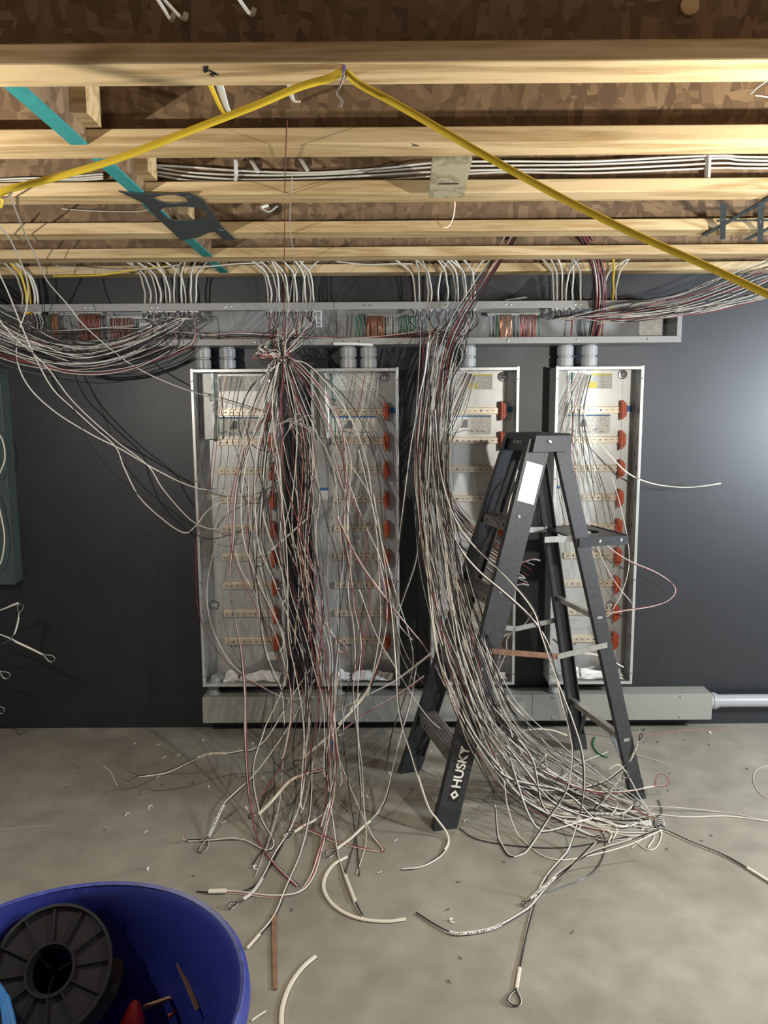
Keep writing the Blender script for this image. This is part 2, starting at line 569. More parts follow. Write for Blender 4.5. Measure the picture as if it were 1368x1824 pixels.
# scrap board between two joists
pa, pc = atz(806, 276, ZB + 0.012), atz(795, 346, ZB - 0.012)
ax = Vector((0.048, 0, 0)); dv = (pc - pa)
t = thing('wood_scrap_board', pa, 'short grey-weathered board nailed across under two joists above the ladder', 'board')
MB().obox((pa + pc) / 2, ax, dv / 2, Vector((0, 0, 0.010))).build('board', GREYWOOD, t)
kk = pa.lerp(pc, 0.6)
MB().obox(kk + Vector((0, 0, -0.0104)), Vector((0.026, 0, 0)), Vector((0, 0.004, 0)), Vector((0, 0, 0.0006))).build('pencil_mark', INK, t)
tn = thing('bent_copper_wire', pc, 'thin bare copper wire looped under the scrap board', 'wire')
MB().tube(crom([at(777, 347, -1.18), at(774, 385, -1.17), at(790, 405, -1.16), at(803, 398, -1.15), at(810, 372, -1.16), at(809, 347, -1.18)]), 0.0011, 5).build('strand', COPPER, tn)
# ================================================================== UPPER WIREWAY
TY = -0.18
zt, zb_ = at(684, 538, TY).z, at(684, 613, TY).z
xl, xj, xr = -2.35, at(595, 575, TY).x, at(1215, 575, TY).x
def wireway(x0, x1, lab, endl, endr):
    t = thing('wireway', (x0, 0, zb_), lab, 'wireway')
    th = 0.003
    MB().box((x0, -0.004, zb_), (x1, -0.001, zt)).build('back_panel', TROUGHIN, t)
    MB().box((x0, TY + 0.004, zt - th), (x1, -0.0045, zt)).build('top_panel', GREYPAINT, t)
    MB().box((x0, TY + 0.004, zb_), (x1, -0.0045, zb_ + th)).build('bottom_panel', GREYPAINT, t)
    MB().bbox((x0, TY, zt - 0.030), (x1, TY + 0.0035, zt + 0.001), 0.0012).build('top_lip', GREYPAINT, t)
    MB().bbox((x0, TY, zb_ - 0.001), (x1, TY + 0.0035, zb_ + 0.026), 0.0012).build('bottom_lip', GREYPAINT, t)
    if endr:
        MB().box((x1 - 0.003, TY + 0.0036, zb_ + 0.0035), (x1, -0.0045, zt - 0.0035)).build('end_plate', GREYPAINT, t)
        MB().bbox((x1 - 0.020, TY - 0.0004, zb_ + 0.0265), (x1, TY + 0.003, zt - 0.031), 0.001).build('end_lip', GREYPAINT, t)
    for us in ((38, 155, 275, 407) if endr == 0 else (655, 790, 905, 1030)):
        for k in (-0.012, 0.012):
            p = at(us, 538, TY)
            MB().lathe([(0.0, -0.004), (0.0035, -0.0035), (0.0048, -0.001), (0.0048, 0.0)], (p.x + k, TY - 0.0002, zt - 0.014), (0, 1, 0), 10).build('screw', CHROME, t)
    for us in ((130, 300, 455) if endr == 0 else (612, 640, 770, 905, 1028, 1154)):
        p = at(us, 613, TY)
        MB().lathe([(0.0, -0.004), (0.0035, -0.0035), (0.0055, -0.001), (0.0055, 0.0)], (p.x, TY - 0.0002, zb_ + 0.012), (0, 1, 0), 10).build('screw', CHROME, t)
    return t
tw1 = wireway(xl, xj - 0.001, 'long open grey steel wireway on the black wall, running out of the picture', 0, 0)
tw2 = wireway(xj + 0.001, xr, 'open grey steel wireway above the three panels beside the ladder, closed at its end', 0, 1)
MB().box((xj + 0.001, -0.0075, zb_ + 0.004), (xj + 0.045, -0.0042, zt - 0.004)).build('joint_strap', GREYPAINT, tw2)
def sheet(name, u0, v0, u1, v1, Y, m, parent, th=0.0006):
    a, b = at(u0, v0, Y), at(u1, v1, Y)
    o = MB().box((a.x, Y - th, b.z), (b.x, Y + th, a.z)).build(name, m, parent)
    return o
sheet('barcode_label', 562, 553, 574, 583, -0.0055, PAPER, tw1, 0.0008)
bl = MB()
a = at(564, 556, -0.007); b = at(571, 580, -0.007)
zz = a.z
while zz > b.z:
    hh = rnd.choice((0.0012, 0.002, 0.003)); bl.box((a.x, -0.0070, zz - hh), (b.x, -0.0064, zz)); zz -= hh + rnd.choice((0.0015, 0.002))
bl.build('barcode', INK, tw1)
o = sheet('rating_label', 1139, 568, 1179, 597, -0.006, PRINT2, tw2, 0.0008)

# ground bars with their tails
def ground_bar(u0, u1, v, runs, lab, parentless=None):
    Y = -0.055
    p0, p1 = at(u0, v, Y), at(u1, v, Y)
    t = thing('ground_bar', (p0.x, Y, p0.z), lab, 'ground bar')
    MB().bbox((p0.x, Y - 0.006, p0.z - 0.006), (p1.x, Y + 0.006, p0.z + 0.006), 0.001).build('bar', GALVEDGE, t)
    MB().box((p0.x + 0.006, Y + 0.006, p0.z - 0.004), (p0.x + 0.018, -0.0045, p0.z + 0.004)).build('standoff', GALVEDGE, t)
    MB().box((p1.x - 0.018, Y + 0.006, p0.z - 0.004), (p1.x - 0.006, -0.0045, p0.z + 0.004)).build('standoff', GALVEDGE, t)
    n = max(6, int((p1.x - p0.x) / 0.011))
    sm = MB().lathe([(0.0, -0.003), (0.0035, -0.003), (0.004, 0.0)], (0, 0, 0), (0, 1, 0), 8).mesh('terminal_screw', CHROME)
    for k in range(n):
        piece(sm, 'terminal_screw', t, ((k + 0.5) / n * (p1.x - p0.x), -0.0063, rnd.uniform(-0.001, 0.001)))
    for (ua, ub, cnt, m, nm) in runs:
        for k in range(cnt):
            u = ua + (ub - ua) * (k + 0.5) / cnt
            x = at(u, v, Y).x
            yy = Y - 0.010 - 0.004 * (k % 2)
            ze = zb_ + 0.0055
            pts = [(x, yy, p0.z - 0.004), (x + rnd.uniform(-.002, .002), yy - 0.006, p0.z - 0.03), (x + rnd.uniform(-.004, .004), yy - rnd.uniform(0, .012), (p0.z + ze) / 2), (x + rnd.uniform(-.004, .004), yy - rnd.uniform(0, .02), ze)]
            MB().tube(crom(pts, 4), 0.0026, 6).build(nm, m, t, smooth=True)
    return t
ground_bar(87, 182, 559, [(88, 92, 1, GREENW, 'green_wire'), (92, 105, 5, COPPER, 'copper_wire'), (142, 181, 12, COPPERDK, 'copper_wire')], 'steel ground bar with two clumps of copper tails, nearest the left end')
ground_bar(190, 262, 566, [(197, 218, 6, COPPERDK, 'copper_wire'), (219, 238, 5, COPPERDK, 'copper_wire')], 'steel ground bar half hidden behind the sagging left wires')
ground_bar(652, 743, 562, [(653, 683, 11, COPPER, 'copper_wire'), (686, 709, 5, GREYW, 'white_wire'), (712, 742, 7, GREENW, 'green_wire')], 'steel ground bar with bright copper, white and green tails above the second panel')
ground_bar(868, 961, 560, [(882, 887, 1, GREENW, 'green_wire'), (889, 911, 7, COPPER, 'copper_wire'), (924, 955, 9, COPPERDK, 'copper_wire'), (956, 961, 1, GREENW, 'green_wire')], 'steel ground bar with copper tails between two green ones, above the third panel')
for (u, v0, m, lab, nm) in ((634, 562, GREENW, 'left of two thick green wires standing in the wireway above the second panel', 'ground_wire'), (641, 560, GREENW, 'right of two thick green wires standing in the wireway above the second panel', 'ground_wire'),
                        (1017, 556, COPPERDK, 'single red-brown wire in the wireway left of the dark ceiling bundle', 'wire'), (1072, 558, COPPERDK, 'single red-brown wire in the wireway right of the dark ceiling bundle', 'wire'), (833, 572, COPPERDK, 'single red-brown wire in the wireway above the third panel', 'wire')):
    p = at(u, v0, -0.06); q = at(u + 1, 607, -0.07)
    q.z = zb_ + 0.0068
    o = MB().tube(crom([p, p.lerp(q, .35) + Vector((.003, -.006, 0)), p.lerp(q, .7) + Vector((-.002, -.004, 0)), q], 4), 0.0034, 6).build(nm, m, None, True, p)
    tag(o, lab, 'wire')
# white papers in the left wireway
for (u0, v0, u1, v1, lab) in ((247, 575, 272, 611, 'white printed sheet tucked in the left wireway, wider one'), (274, 580, 290, 612, 'narrow white printed sheet tucked in the left wireway')):
    a, b = at(u0, v0, -0.03), at(u1, v1, -0.03)
    o = MB().add([(a.x, -0.02, a.z), (b.x, -0.02, a.z), (b.x, -0.045, (a.z + b.z) / 2), (b.x, -0.06, zb_ + 0.004), (a.x, -0.06, zb_ + 0.004), (a.x, -0.045, (a.z + b.z) / 2)], [(0, 1, 2, 5), (5, 2, 3, 4)])
    o = o.build('paper_sheet', PAPER, None, org=(a.x, -0.03, a.z))
    sd = o.modifiers.new('s', 'SOLIDIFY'); sd.thickness = 0.0008
    tag(o, lab, 'paper')

# ================================================================== PANELS
PY = -0.128
ptop, pbot = at(684, 656, PY).z, at(684, 1221, PY).z
PW = 0.384
PXL = [at(u, 700, PY).x for u in (340.5, 554, 769, 990)]
PLAB = ['first open panel, farthest from the ladder, crossed by loose wires', 'second open panel, its left half hidden behind the hanging wire tangle',
        'third open panel, partly hidden behind the ladder', 'fourth open panel, with the tool tray of the ladder in front']
RV = [733, 786, 837, 889, 941, 992, 1042, 1092, 1141]
ORD = ['first', 'second', 'third', 'fourth']
PH = ptop - pbot
CACHE = {}
def cached(key, fn):
    if key not in CACHE: CACHE[key] = fn()
    return CACHE[key]
def rail_mesh():
    b = MB()
    L = 0.248
    prof = [(0, -0.019), (0, -0.0145), (-0.011, -0.0125), (-0.011, 0.0125), (0, 0.0145), (0, 0.019), (-0.0012, 0.019), (-0.0012, 0.0155), (-0.0135, 0.0135), (-0.0135, -0.0135), (-0.0012, -0.0155), (-0.0012, -0.019)]
    b.prism([(0, y, z) for y, z in prof], (L, 0, 0))
    return b.mesh('din_rail', RAIL)
def slots_mesh():
    b = MB()
    for k in range(9):
        x = 0.016 + k * 0.027
        big = k in (1, 5)
        b.obox(Vector((x, -0.0112, 0)), Vector((0.0035 if big else 0.0045, 0, 0)), Vector((0, 0.0027, 0)), Vector((0, 0, 0.0035 if big else 0.0014)))
    return b.mesh('slots', SLOT)
def stop_mesh():
    b = MB()
    b.bbox((0, -0.034, -0.043), (0.0085, -0.002, 0.043), 0.0015)
    b.bbox((0.0105, -0.030, -0.034), (0.0185, -0.002, 0.034), 0.0015)
    b.bbox((0.0205, -0.024, -0.026), (0.0255, -0.002, 0.026), 0.0012)
    b.bbox((-0.003, -0.026, -0.020), (0.0, -0.002, 0.020), 0.001)
    for z in (-0.024, -0.012, 0.0, 0.012, 0.024):
        b.box((0.0, -0.036, z - 0.002), (0.0175, -0.031 + 0.002, z + 0.002))
    return b.mesh('end_stop', ORANGE)
def digit_tube(pts, x, y, z, s):
    return MB().tube(crom([(x + a * s, y, z + b * s) for a, b in pts], 6), 0.0016, 5)
DIG = {1: [[(0, .6), (.25, 1), (.25, 0)], [(.25, .05), (.7, .05)]], 2: [[(0, .75), (.3, 1), (.6, .75), (.4, .4), (0, .05), (.3, .08), (.75, .1)]], 3: [[(0, .85), (.35, 1), (.55, .8), (.25, .55), (.6, .3), (.35, .02), (0, .15)], [(.15, .5), (.5, .5)]]}
for k in range(4):
    x0 = PXL[k]; x1 = x0 + PW
    t = thing('lighting_panel', (x0, 0, pbot), PLAB[k], 'electrical panel')
    z0, z1 = pbot, ptop
    MB().box((x0, -0.003, z0), (x1, -0.001, z1)).build('back_panel', GALV, t)
    MB().box((x0, PY + 0.003, z0 + 0.003), (x0 + 0.002, -0.0035, z1 - 0.003)).build('side_panel', GALV, t)
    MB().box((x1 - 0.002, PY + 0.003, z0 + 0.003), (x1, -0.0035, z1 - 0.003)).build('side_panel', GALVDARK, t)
    MB().box((x0, PY + 0.003, z1 - 0.002), (x1, -0.0035, z1)).build('top_panel', GALV, t)
    MB().box((x0, PY + 0.003, z0), (x1, -0.0035, z0 + 0.002)).build('bottom_panel', GALV, t)
    # front lips
    MB().bbox((x0 - 0.001, PY, z0 - 0.001), (x0 + 0.011, PY + 0.0025, z1 + 0.004), 0.001).build('front_lip', GALVEDGE, t)
    MB().bbox((x1 - 0.011, PY, z0 - 0.001), (x1 + 0.001, PY + 0.0025, z1 + 0.004), 0.001).build('front_lip', GALVEDGE, t)
    MB().bbox((x0 + 0.0115, PY, z1 - 0.012), (x1 - 0.0115, PY + 0.0025, z1 + 0.001), 0.001).build('front_lip', GALVEDGE, t)
    MB().bbox((x0 + 0.0115, PY, z0 - 0.001), (x1 - 0.0115, PY + 0.0025, z0 + 0.012), 0.001).build('front_lip', GALVEDGE, t)
    # cover-screw holes in the lips
    hm = cached('hole', lambda: MB().lathe([(0.0, -0.0006), (0.0033, -0.0005), (0.0033, 0.0006)], (0, 0, 0), (0, 1, 0), 8).mesh('screw_hole', SLOT))
    for fz in (0.035, 0.34, 0.66, 0.965):
        for xx in (0.0055, PW - 0.0055):
            piece(hm, 'screw_hole', t, (xx, PY - 0.0002, PH * fz))
    # raised fold along the back's right side and knock-out dashes
    MB().box((x1 - 0.052, -0.0065, z0 + 0.004), (x1 - 0.0025, -0.0032, z1 - 0.004)).build('fold', GALV, t)
    mk = MB()
    for fz in np.arange(0.05, 0.95, 0.045):
        zz = z0 + PH * fz
        mk.box((x0 + 0.0018, -0.085 + 0.03 * ((int(fz * 200)) % 2), zz), (x0 + 0.0027, -0.08 + 0.03 * ((int(fz * 200)) % 2), zz + 0.022))
        mk.box((x1 - 0.0027, -0.085 + 0.03 * ((int(fz * 200)) % 2), zz), (x1 - 0.0018, -0.08 + 0.03 * ((int(fz * 200)) % 2), zz + 0.022))
    q = mk.build('knock_outs', SLOT, t); q['kind'] = 'stuff'
    # rails
    rm = cached('rail', rail_mesh); sm = cached('slots', slots_mesh); em = cached('stop', stop_mesh)
    for j, v in enumerate(RV):
        zz = at(684, v, -0.012).z - pbot
        rl = piece(rm, 'din_rail', t, (0.082, -0.0035, zz))
        so = piece(sm, 'slots', rl, (0, -0.001, 0))
        so['kind'] = 'stuff'
        piece(em, 'end_stop', t, (0.082 + 0.238, -0.016, zz))
    # mounting bolts
    def bolt(u, v):
        p = at(u, v, -0.006)
        b = MB().lathe([(0.0, -0.013), (0.006, -0.012), (0.011, -0.008), (0.013, -0.002), (0.018, -0.0015), (0.019, 0.0)], (p.x, -0.0065, p.z), (0, 1, 0), 18)
        o = b.build('mounting_bolt', CHROME, t, True)
        MB().lathe([(0.019, -0.001), (0.021, -0.001), (0.021, 0.001), (0.019, 0.001)], (p.x, -0.0066, p.z), (0, 1, 0), 18, True).build('washer', SLOT, o, True)
    ub = {0: [(367, 672), (485, 677), (382, 1078)], 1: [(583, 672), (686, 672)], 2: [(791, 671), (895, 671)], 3: [(1002, 668), (1109, 667), (1088, 1078)]}[k]
    for u, v in ub: bolt(u, v)
    # printed sheets
    X = lambda f: x0 + PW * f
    zl = at(684, 668, -0.004).z; zl2 = at(684, 695, -0.004).z
    MB().box((X(.20), -0.0045, zl2), (X(.74), -0.0034, zl)).build('warning_label', PRINT1, t)
    if k >= 2:
        MB().box((X(.45), -0.0056, zl2 + .004), (X(.56), -0.0046, zl2 + .030)).build('caution_patch', YELLOWPRINT, t)
        MB().box((X(.50), -0.0056, zl - .008), (X(.73), -0.0046, zl)).build('caution_strip', YELLOWPRINT, t)
    zi, zi2 = at(684, 741, -0.004).z, at(684, 775, -0.004).z
    ins = MB().box((X(.21), -0.0045, zi2), (X(.73), -0.0034, zi)).build('instruction_sheet', PRINT2, t)
    MB().box((X(.21), -0.0056, zi - 0.007), (X(.73), -0.0046, zi)).build('blue_header', BLUEPRINT, ins)
    pg = MB()
    xa, za = X(.36), zi - .018
    pg.prism([(xa, -0.0056, za - .038), (xa + .035, -0.0056, za - .038), (xa + .035, -0.0056, za), (xa + .018, -0.0056, za)], (0, 0.0008, 0))
    pg.build('diagram', GREYPRINT, ins)
    dg = MB()
    for q_ in range(7):
        xx = X(.24 + .065 * q_); z_ = zi2 + .008 + rnd.uniform(0, .012)
        dg.obox((xx, -0.0052, z_), Vector((rnd.uniform(.006, .014), 0, rnd.uniform(-.004, .004))), Vector((0, .0005, 0)), Vector((0, 0, rnd.uniform(.002, .006))))
    q = dg.build('small_diagrams', mat('mid_grey_print', (.33, .33, .32), .6), ins); q['kind'] = 'stuff'
    MB().box((X(.055), -0.0045, at(684, 889, -.004).z), (X(.155), -0.0034, at(684, 873, -.004).z)).build('side_label', PRINT1, t)
    MB().box((X(.055), -0.0045, at(684, 872.6, -.004).z), (X(.155), -0.0034, at(684, 868, -.004).z)).build('side_label_header', BLUEPRINT, t)
    if k:
        tp = MB().box((X(.865), -0.0085, at(684, 736, -.004).z), (X(.985), -0.0066, at(684, 726, -.004).z)).build('blue_tape', BLUETAPE, t)
        tp['label'] = 'strip of blue tape beside the top rail'
    # barrier pocket at the upper left and its green wire
    zq = at(684, 780, -.03).z
    if k < 2 or k == 3:
        bw = 0.072 if k == 0 else 0.06
        pr = [(X(0) + .012, -0.004), (X(0) + .030, -0.040), (X(0) + .030 + bw * .6, -0.046), (X(0) + .036 + bw * .6, -0.042), (X(0) + .036 + bw * .6, -0.004)]
        bb = MB().sweep([(x, y, zq) for x, y in pr], [(x, y, z1 - .012) for x, y in pr]).build('barrier_pocket', GALV, t)
    xg = X(0) + .042 + .072 * .6
    gp = [(xg + .0, -0.055, z1 - .03), (xg + .006, -0.052, z1 - .10), (xg + .012, -0.052, z1 - .20), (xg + .012, -0.052, zq + .04), (xg + .004, -0.052, zq + .004), (xg - .035, -0.052, zq - .002)] if k == 0 else \
         [(xg + .002, -0.055, z1 - .02), (xg + .004, -0.05, z1 - .12), (xg + .014, -0.045, z1 - .25), (xg + .012, -0.04, z1 - .33), (xg + .004, -0.04, zq - .02)]
    MB().tube(crom(gp), 0.0030, 6).build('green_wire', GREENW, t, True)
    # handwritten number
    if k < 3:
        un, vn = ((378, 708), (593, 716), (797, 708))[k]
        p = at(un, vn, -0.006)
        for st in DIG[k + 1]:
            digit_tube(st, p.x - .008, -0.0055 if k else -0.055, p.z - .016, 0.032).build('handwritten_number', INK, t)
    # bits of marks at the foot
    for q_ in range(3):
        MB().box((X(.28 + .05 * q_), -0.0040, z0 + .148), (X(.295 + .05 * q_), -0.0032, z0 + .156)).build('small_slot', SLOT, t)
    # ---------- loose contents on the panel floor
    zf = z0 + 0.0135
    def crumple(name, xa, xb, h, mt, lab, cat, seed, yb=-0.02, yf=-0.105, lean=True):
        r = random.Random(seed)
        n, m_ = 9, 6
        vv, ff = [], []
        for j in range(m_):
            for i in range(n):
                a_, b_ = i / (n - 1), j / (m_ - 1)
                x = xa + (xb - xa) * a_ + r.uniform(-.004, .004)
                y = yf + (yb - yf) * (b_ ** .7) + r.uniform(-.006, .006)
                z = zf + .002 + h * (b_ ** 1.5) * (0.75 + .35 * math.sin(a_ * 5 + seed)) + r.uniform(0, .008)
                vv.append((min(max(x, x0 + .014), x1 - .014), min(max(y, PY + .012), -0.012), z))
        for j in range(m_ - 1):
            for i in range(n - 1): ff.append((j * n + i, j * n + i + 1, (j + 1) * n + i + 1, (j + 1) * n + i))
        o = MB().add(vv, ff).build(name, mt, None, False, ((xa + xb) / 2, -0.05, zf))
        s = o.modifiers.new('s', 'SOLIDIFY'); s.thickness = 0.0008; s.offset = 1
        return tag(o, lab + ' on the floor of the ' + ORD[k] + ' panel', cat)
    crumple('leaflet', X(.42), X(.92), .030, PAPER, 'folded white leaflet', 'leaflet', 11 + k, -.055, -.112)
    crumple('plastic_bag', X(.36), X(.93), .085, CLEAR, 'clear plastic parts bag', 'bag', 23 + k, -0.014, -0.046)
    crumple('crumpled_paper', X(.24), X(.40), .030, PAPER, 'crumpled white scrap of paper', 'paper', 31 + k, -.045, -.108)
    p = MB().obox((X(.80), -0.030, zf + .10), Vector((.027, 0, 0)), Vector((0, .0006, 0)), Vector((0, .004, .019)))
    tag(p.build('parts_card', PRINT2, None, False, (X(.8), -.03, zf)), 'small printed white card standing at the back of the ' + ORD[k] + ' panel floor', 'card')
    if k in (0, 3):
        lx = at(378 if k == 0 else 1004, 1200, -.07).x
        lx = max(lx, x0 + .05)
        o = MB().lathe([(0.022, 0.0), (0.030, 0.0), (0.030, 0.012), (0.026, 0.012), (0.026, 0.028), (0.022, 0.028)], (lx, -0.070, z0 + .0022), (0, 0, 1), 20, True).build('conduit_bushing', PVC, None, True, (lx, -.07, z0))
        tag(o, 'grey plastic conduit bushing in the floor of the ' + ORD[k] + ' panel', 'bushing')

# ------------------------------------------------ couplings between wireway and panels, and below
def coupling(u, za, zb2, r, lab, y=-0.075):
    p = at(u, 636, -0.075 - r)
    x = p.x
    h = za - zb2
    t = thing('conduit_coupling', (x, y, zb2), lab, 'conduit fitting')
    r2 = r * 0.86
    MB().lathe([(r2, 0), (r2, h * .04), (r, h * .06), (r, h * .43), (r2 * .98, h * .46), (r2 * .98, h * .52), (r, h * .55), (r, h * .93), (r2, h * .96), (r2, h)], (x, y, zb2), (0, 0, 1), 28).build('sleeve', PVC, t, True)
    MB().lathe([(r2, 0), (r * 1.12, 0), (r * 1.12, -.010), (r2, -.010)], (x, y, zb2 - .0025), (0, 0, 1), 12, True).build('lock_nut', PVC, t)
    return t
CU = [(358, 'left coupling above the first panel'), (402, 'right coupling above the first panel'), (620, 'left coupling above the second panel'), (656, 'right coupling above the second panel'),
      (782, 'left coupling above the third panel, mostly behind wires'), (835, 'right coupling above the third panel'), (1010, 'left coupling above the fourth panel'), (1053, 'right coupling above the fourth panel')]
for u, lab in CU:
    coupling(u, zb_ - 0.0012, ptop + 0.0012, 0.036, 'grey plastic conduit ' + lab)

# ================================================================== LOWER WIREWAY
LY = -0.10
lt, lbm = at(684, 1240, LY).z, at(684, 1285, LY).z
lx0, lx1 = at(361, 1260, LY).x, at(1268, 1260, LY).x
t = thing('lower_wireway', (lx0, 0, lbm), 'long closed grey steel wireway low on the wall under the four panels', 'wireway')
MB().bbox((lx0, LY + 0.004, lbm), (lx1, -0.0015, lt), 0.002).build('body', BOXPAINT, t)
MB().bbox((lx0 - 0.001, LY, lbm - 0.002), ((lx0 + lx1) / 2 + .35, LY + 0.0035, lt + 0.001), 0.001).build('front_cover', BOXPAINT, t)
MB().bbox(((lx0 + lx1) / 2 + .352, LY, lbm - 0.002), (lx1 + 0.001, LY + 0.0035, lt + 0.001), 0.001).build('front_cover', BOXPAINT, t)
for us in (420, 570, 720, 870, 985, 1100, 1212):
    p = at(us, 1260, LY)
    for zz in (lt - .012, lbm + .012):
        MB().lathe([(0.0, -0.0045), (0.004, -0.004), (0.006, -0.001), (0.006, 0)], (p.x, LY - .0002, zz), (0, 1, 0), 10).build('screw', CHROME, t)
for u, lab in ((380, 'first'), (601, 'second'), (800, 'third'), (988, 'fourth')):
    p = at(u, 1232, -0.07)
    tt = thing('conduit_nipple', (p.x, -0.055, lt), 'grey plastic conduit nipple under the ' + lab + ' panel', 'conduit fitting')
    h = pbot - lt - .004
    MB().lathe([(.024, 0), (.024, h * .45), (.026, h * .46), (.026, h * .62), (.022, h * .66), (.022, h)], (p.x, -0.055, lt + .002), (0, 0, 1), 22).build('sleeve', PVC, tt, True)
    MB().lathe([(.025, 0), (.033, 0), (.033, .006), (.025, .006)], (p.x, -.055, lt + .0022), (0, 0, 1), 22, True).build('lock_nut', PVC, tt)
pc_ = at(1320, 1248, -.055)
t = thing('wall_conduit', (lx1, -.055, pc_.z), 'grey plastic conduit leaving the lower wireway along the wall', 'conduit')
MB().cyl((lx1 + .030, -.055, pc_.z), (2.6, -.055, pc_.z), .030, 24).build('pipe', PVC, t, True)
MB().lathe([(.030, 0), (.037, 0), (.037, .014), (.040, .016), (.040, .030), (.034, .034), (.034, .044), (.030, .046)], (lx1 + .002, -.055, pc_.z), (1, 0, 0), 24, True).build('connector', PVC, t, True)

# ================================================================== LEFT CABINET (its right edge only)
CY = -0.085
cx = at(12, 850, CY).x
ctop, cbot = at(12, 655, CY).z, at(12, 1040, CY).z
t = thing('breaker_cabinet', (cx - .4, 0, cbot), 'dark green-grey electrical cabinet cut off at the left side of the wall', 'cabinet')
MB().bbox((cx - .50, CY + .012, cbot), (cx, -.0015, ctop), .002).build('body', CABGREEN, t)
MB().bbox((cx - .50, CY, cbot - .004), (cx + .002, CY + .0115, ctop + .004), .002).build('front_trim', CABGREEN, t)
MB().bbox((cx - .40, CY - .004, cbot + .05), (cx - .06, CY - .0005, ctop - .05), .001).build('door', CABGREEN, t)
# ================================================================== LADDER
ff_n, ff_f = atz(793, 1478, 0), atz(727, 1370, 0)
rf_n, rf_f = atz(1139, 1424, 0), atz(1030, 1331, 0)
mid = (ff_n + ff_f + rf_n + rf_f) / 4
e1 = ((rf_n + rf_f) - (ff_n + ff_f)); e1.z = 0; e1.normalize()
e2 = Vector((e1.y, -e1.x, 0))
if e2.y > 0: e2 = -e2
CAPZ = 1.425
mf = (ff_n + ff_f) / 2
cc = mid + e1 * 0.050
cc = Vector((cc.x, cc.y, 0))
LD = thing('stepladder', (mid.x, mid.y, 0), 'black folding stepladder with grey steps standing open among the wires', 'ladder')
ZT = CAPZ - 0.03
tops = {'fn': cc - e1 * .045 + e2 * .118, 'ff': cc - e1 * .045 - e2 * .118, 'rn': cc + e1 * .045 + e2 * .108, 'rf': cc + e1 * .045 - e2 * .108}
feet = {'fn': ff_n, 'ff': ff_f, 'rn': rf_n, 'rf': rf_f}
for k in tops: tops[k] = Vector((tops[k].x, tops[k].y, ZT))
def rp(k, z): return feet[k].lerp(tops[k], z / ZT)
def channel(k, wid, dep, th, z0, z1, inward):
    p0, p1 = rp(k, z0), rp(k, z1)
    d = (p1 - p0).normalized()
    wv = (e1 - d * e1.dot(d)).normalized()
    nv = inward
    def sec(p):
        h = wid / 2
        q = [(-h, 0), (h, 0), (h, dep), (h - th, dep), (h - th, th), (-h + th, th), (-h + th, dep), (-h, dep)]
        r_ = []
        for a, b in q:
            x = p + wv * a + nv * b
            if z0 < .01 and p is p0: x = x - d * (x.z / d.z)      # cut level at the floor
            r_.append(x)
        return r_
    return MB().sweep(sec(p0), sec(p1)), d, wv
for k, wid, dep, inn in (('fn', .088, .030, -e2), ('ff', .088, .030, e2), ('rn', .056, .026, -e2), ('rf', .056, .026, e2)):
    b, d, wv = channel(k, wid, dep, .004, 0.018 if True else 0, ZT, inn)
    o = b.build('front_rail' if k[0] == 'f' else 'rear_rail', LADBLK, LD)
    # rubber foot
    p0, p1 = rp(k, 0.0), rp(k, .075)
    def foot(p, h, e):
        return [p + wv * (-h) - inn * e, p + wv * h - inn * e, p + wv * h + inn * (dep + .003), p + wv * (-h) + inn * (dep + .003)]
    fa = foot(p0, wid / 2 + .002, .002); fa = [Vector((q.x, q.y, 0.0)) for q in fa]
    MB().sweep(fa, foot(p1, wid / 2 + .0015, .0015)).build('rubber_foot', LADPLA, LD)
# cap
def lbox(name, m, c, a, b, h, r=.004, parent=LD):
    bm = bmesh.new()
    bmesh.ops.create_cube(bm, size=1)
    for q in bm.verts: q.co = Vector((q.co.x * a, q.co.y * b, q.co.z * h))
    bmesh.ops.bevel(bm, geom=list(bm.edges), offset=r, segments=2, affect='EDGES', profile=.6)
    M = Matrix((e1, e2, Vector((0, 0, 1)))).transposed().to_4x4()
    return MB().addbm(bm, Matrix.Translation(c) @ M).build(name, m, parent)
bm_ = MB()
def capsec(z, a0, a1, b): return [cc + e1 * a0 + e2 * b + Vector((0, 0, z)), cc + e1 * a1 + e2 * b + Vector((0, 0, z)), cc + e1 * a1 - e2 * b + Vector((0, 0, z)), cc + e1 * a0 - e2 * b + Vector((0, 0, z))]
capo = MB()
capo.sweep(capsec(CAPZ - .066, -.088, .066, .146), capsec(CAPZ - .008, -.072, .072, .140))
capo.sweep(capsec(CAPZ - .0078, -.072, .072, .140), capsec(CAPZ, -.066, .066, .134))
cap = capo.build('top_cap', LADPLA, LD)
MB().lathe([(.012, 0), (.016, .0005), (.016, .002), (.012, .002)], cc + e1 * .02 + Vector((0, 0, CAPZ + .0001)), (0, 0, 1), 16, True).build('tool_hole', LADPLA, LD)
bolt_m = MB().lathe([(0, -.004), (.006, -.003), (.008, 0)], (0, 0, 0), -e2, 10).mesh('rivet', CHROME)
def rivet(p): piece(bolt_m, 'rivet', LD, p - LD.location)
dn = (tops['fn'] - feet['fn']).normalized(); wn = (e1 - dn * e1.dot(dn)).normalized()
rivet(cc - e1 * .02 + e2 * .1455 + Vector((0, 0, CAPZ - .03)))
for z in (.26, .55, .83, 1.10): rivet(rp('fn', z + .02) + e2 * .0005 - wn * .012); 
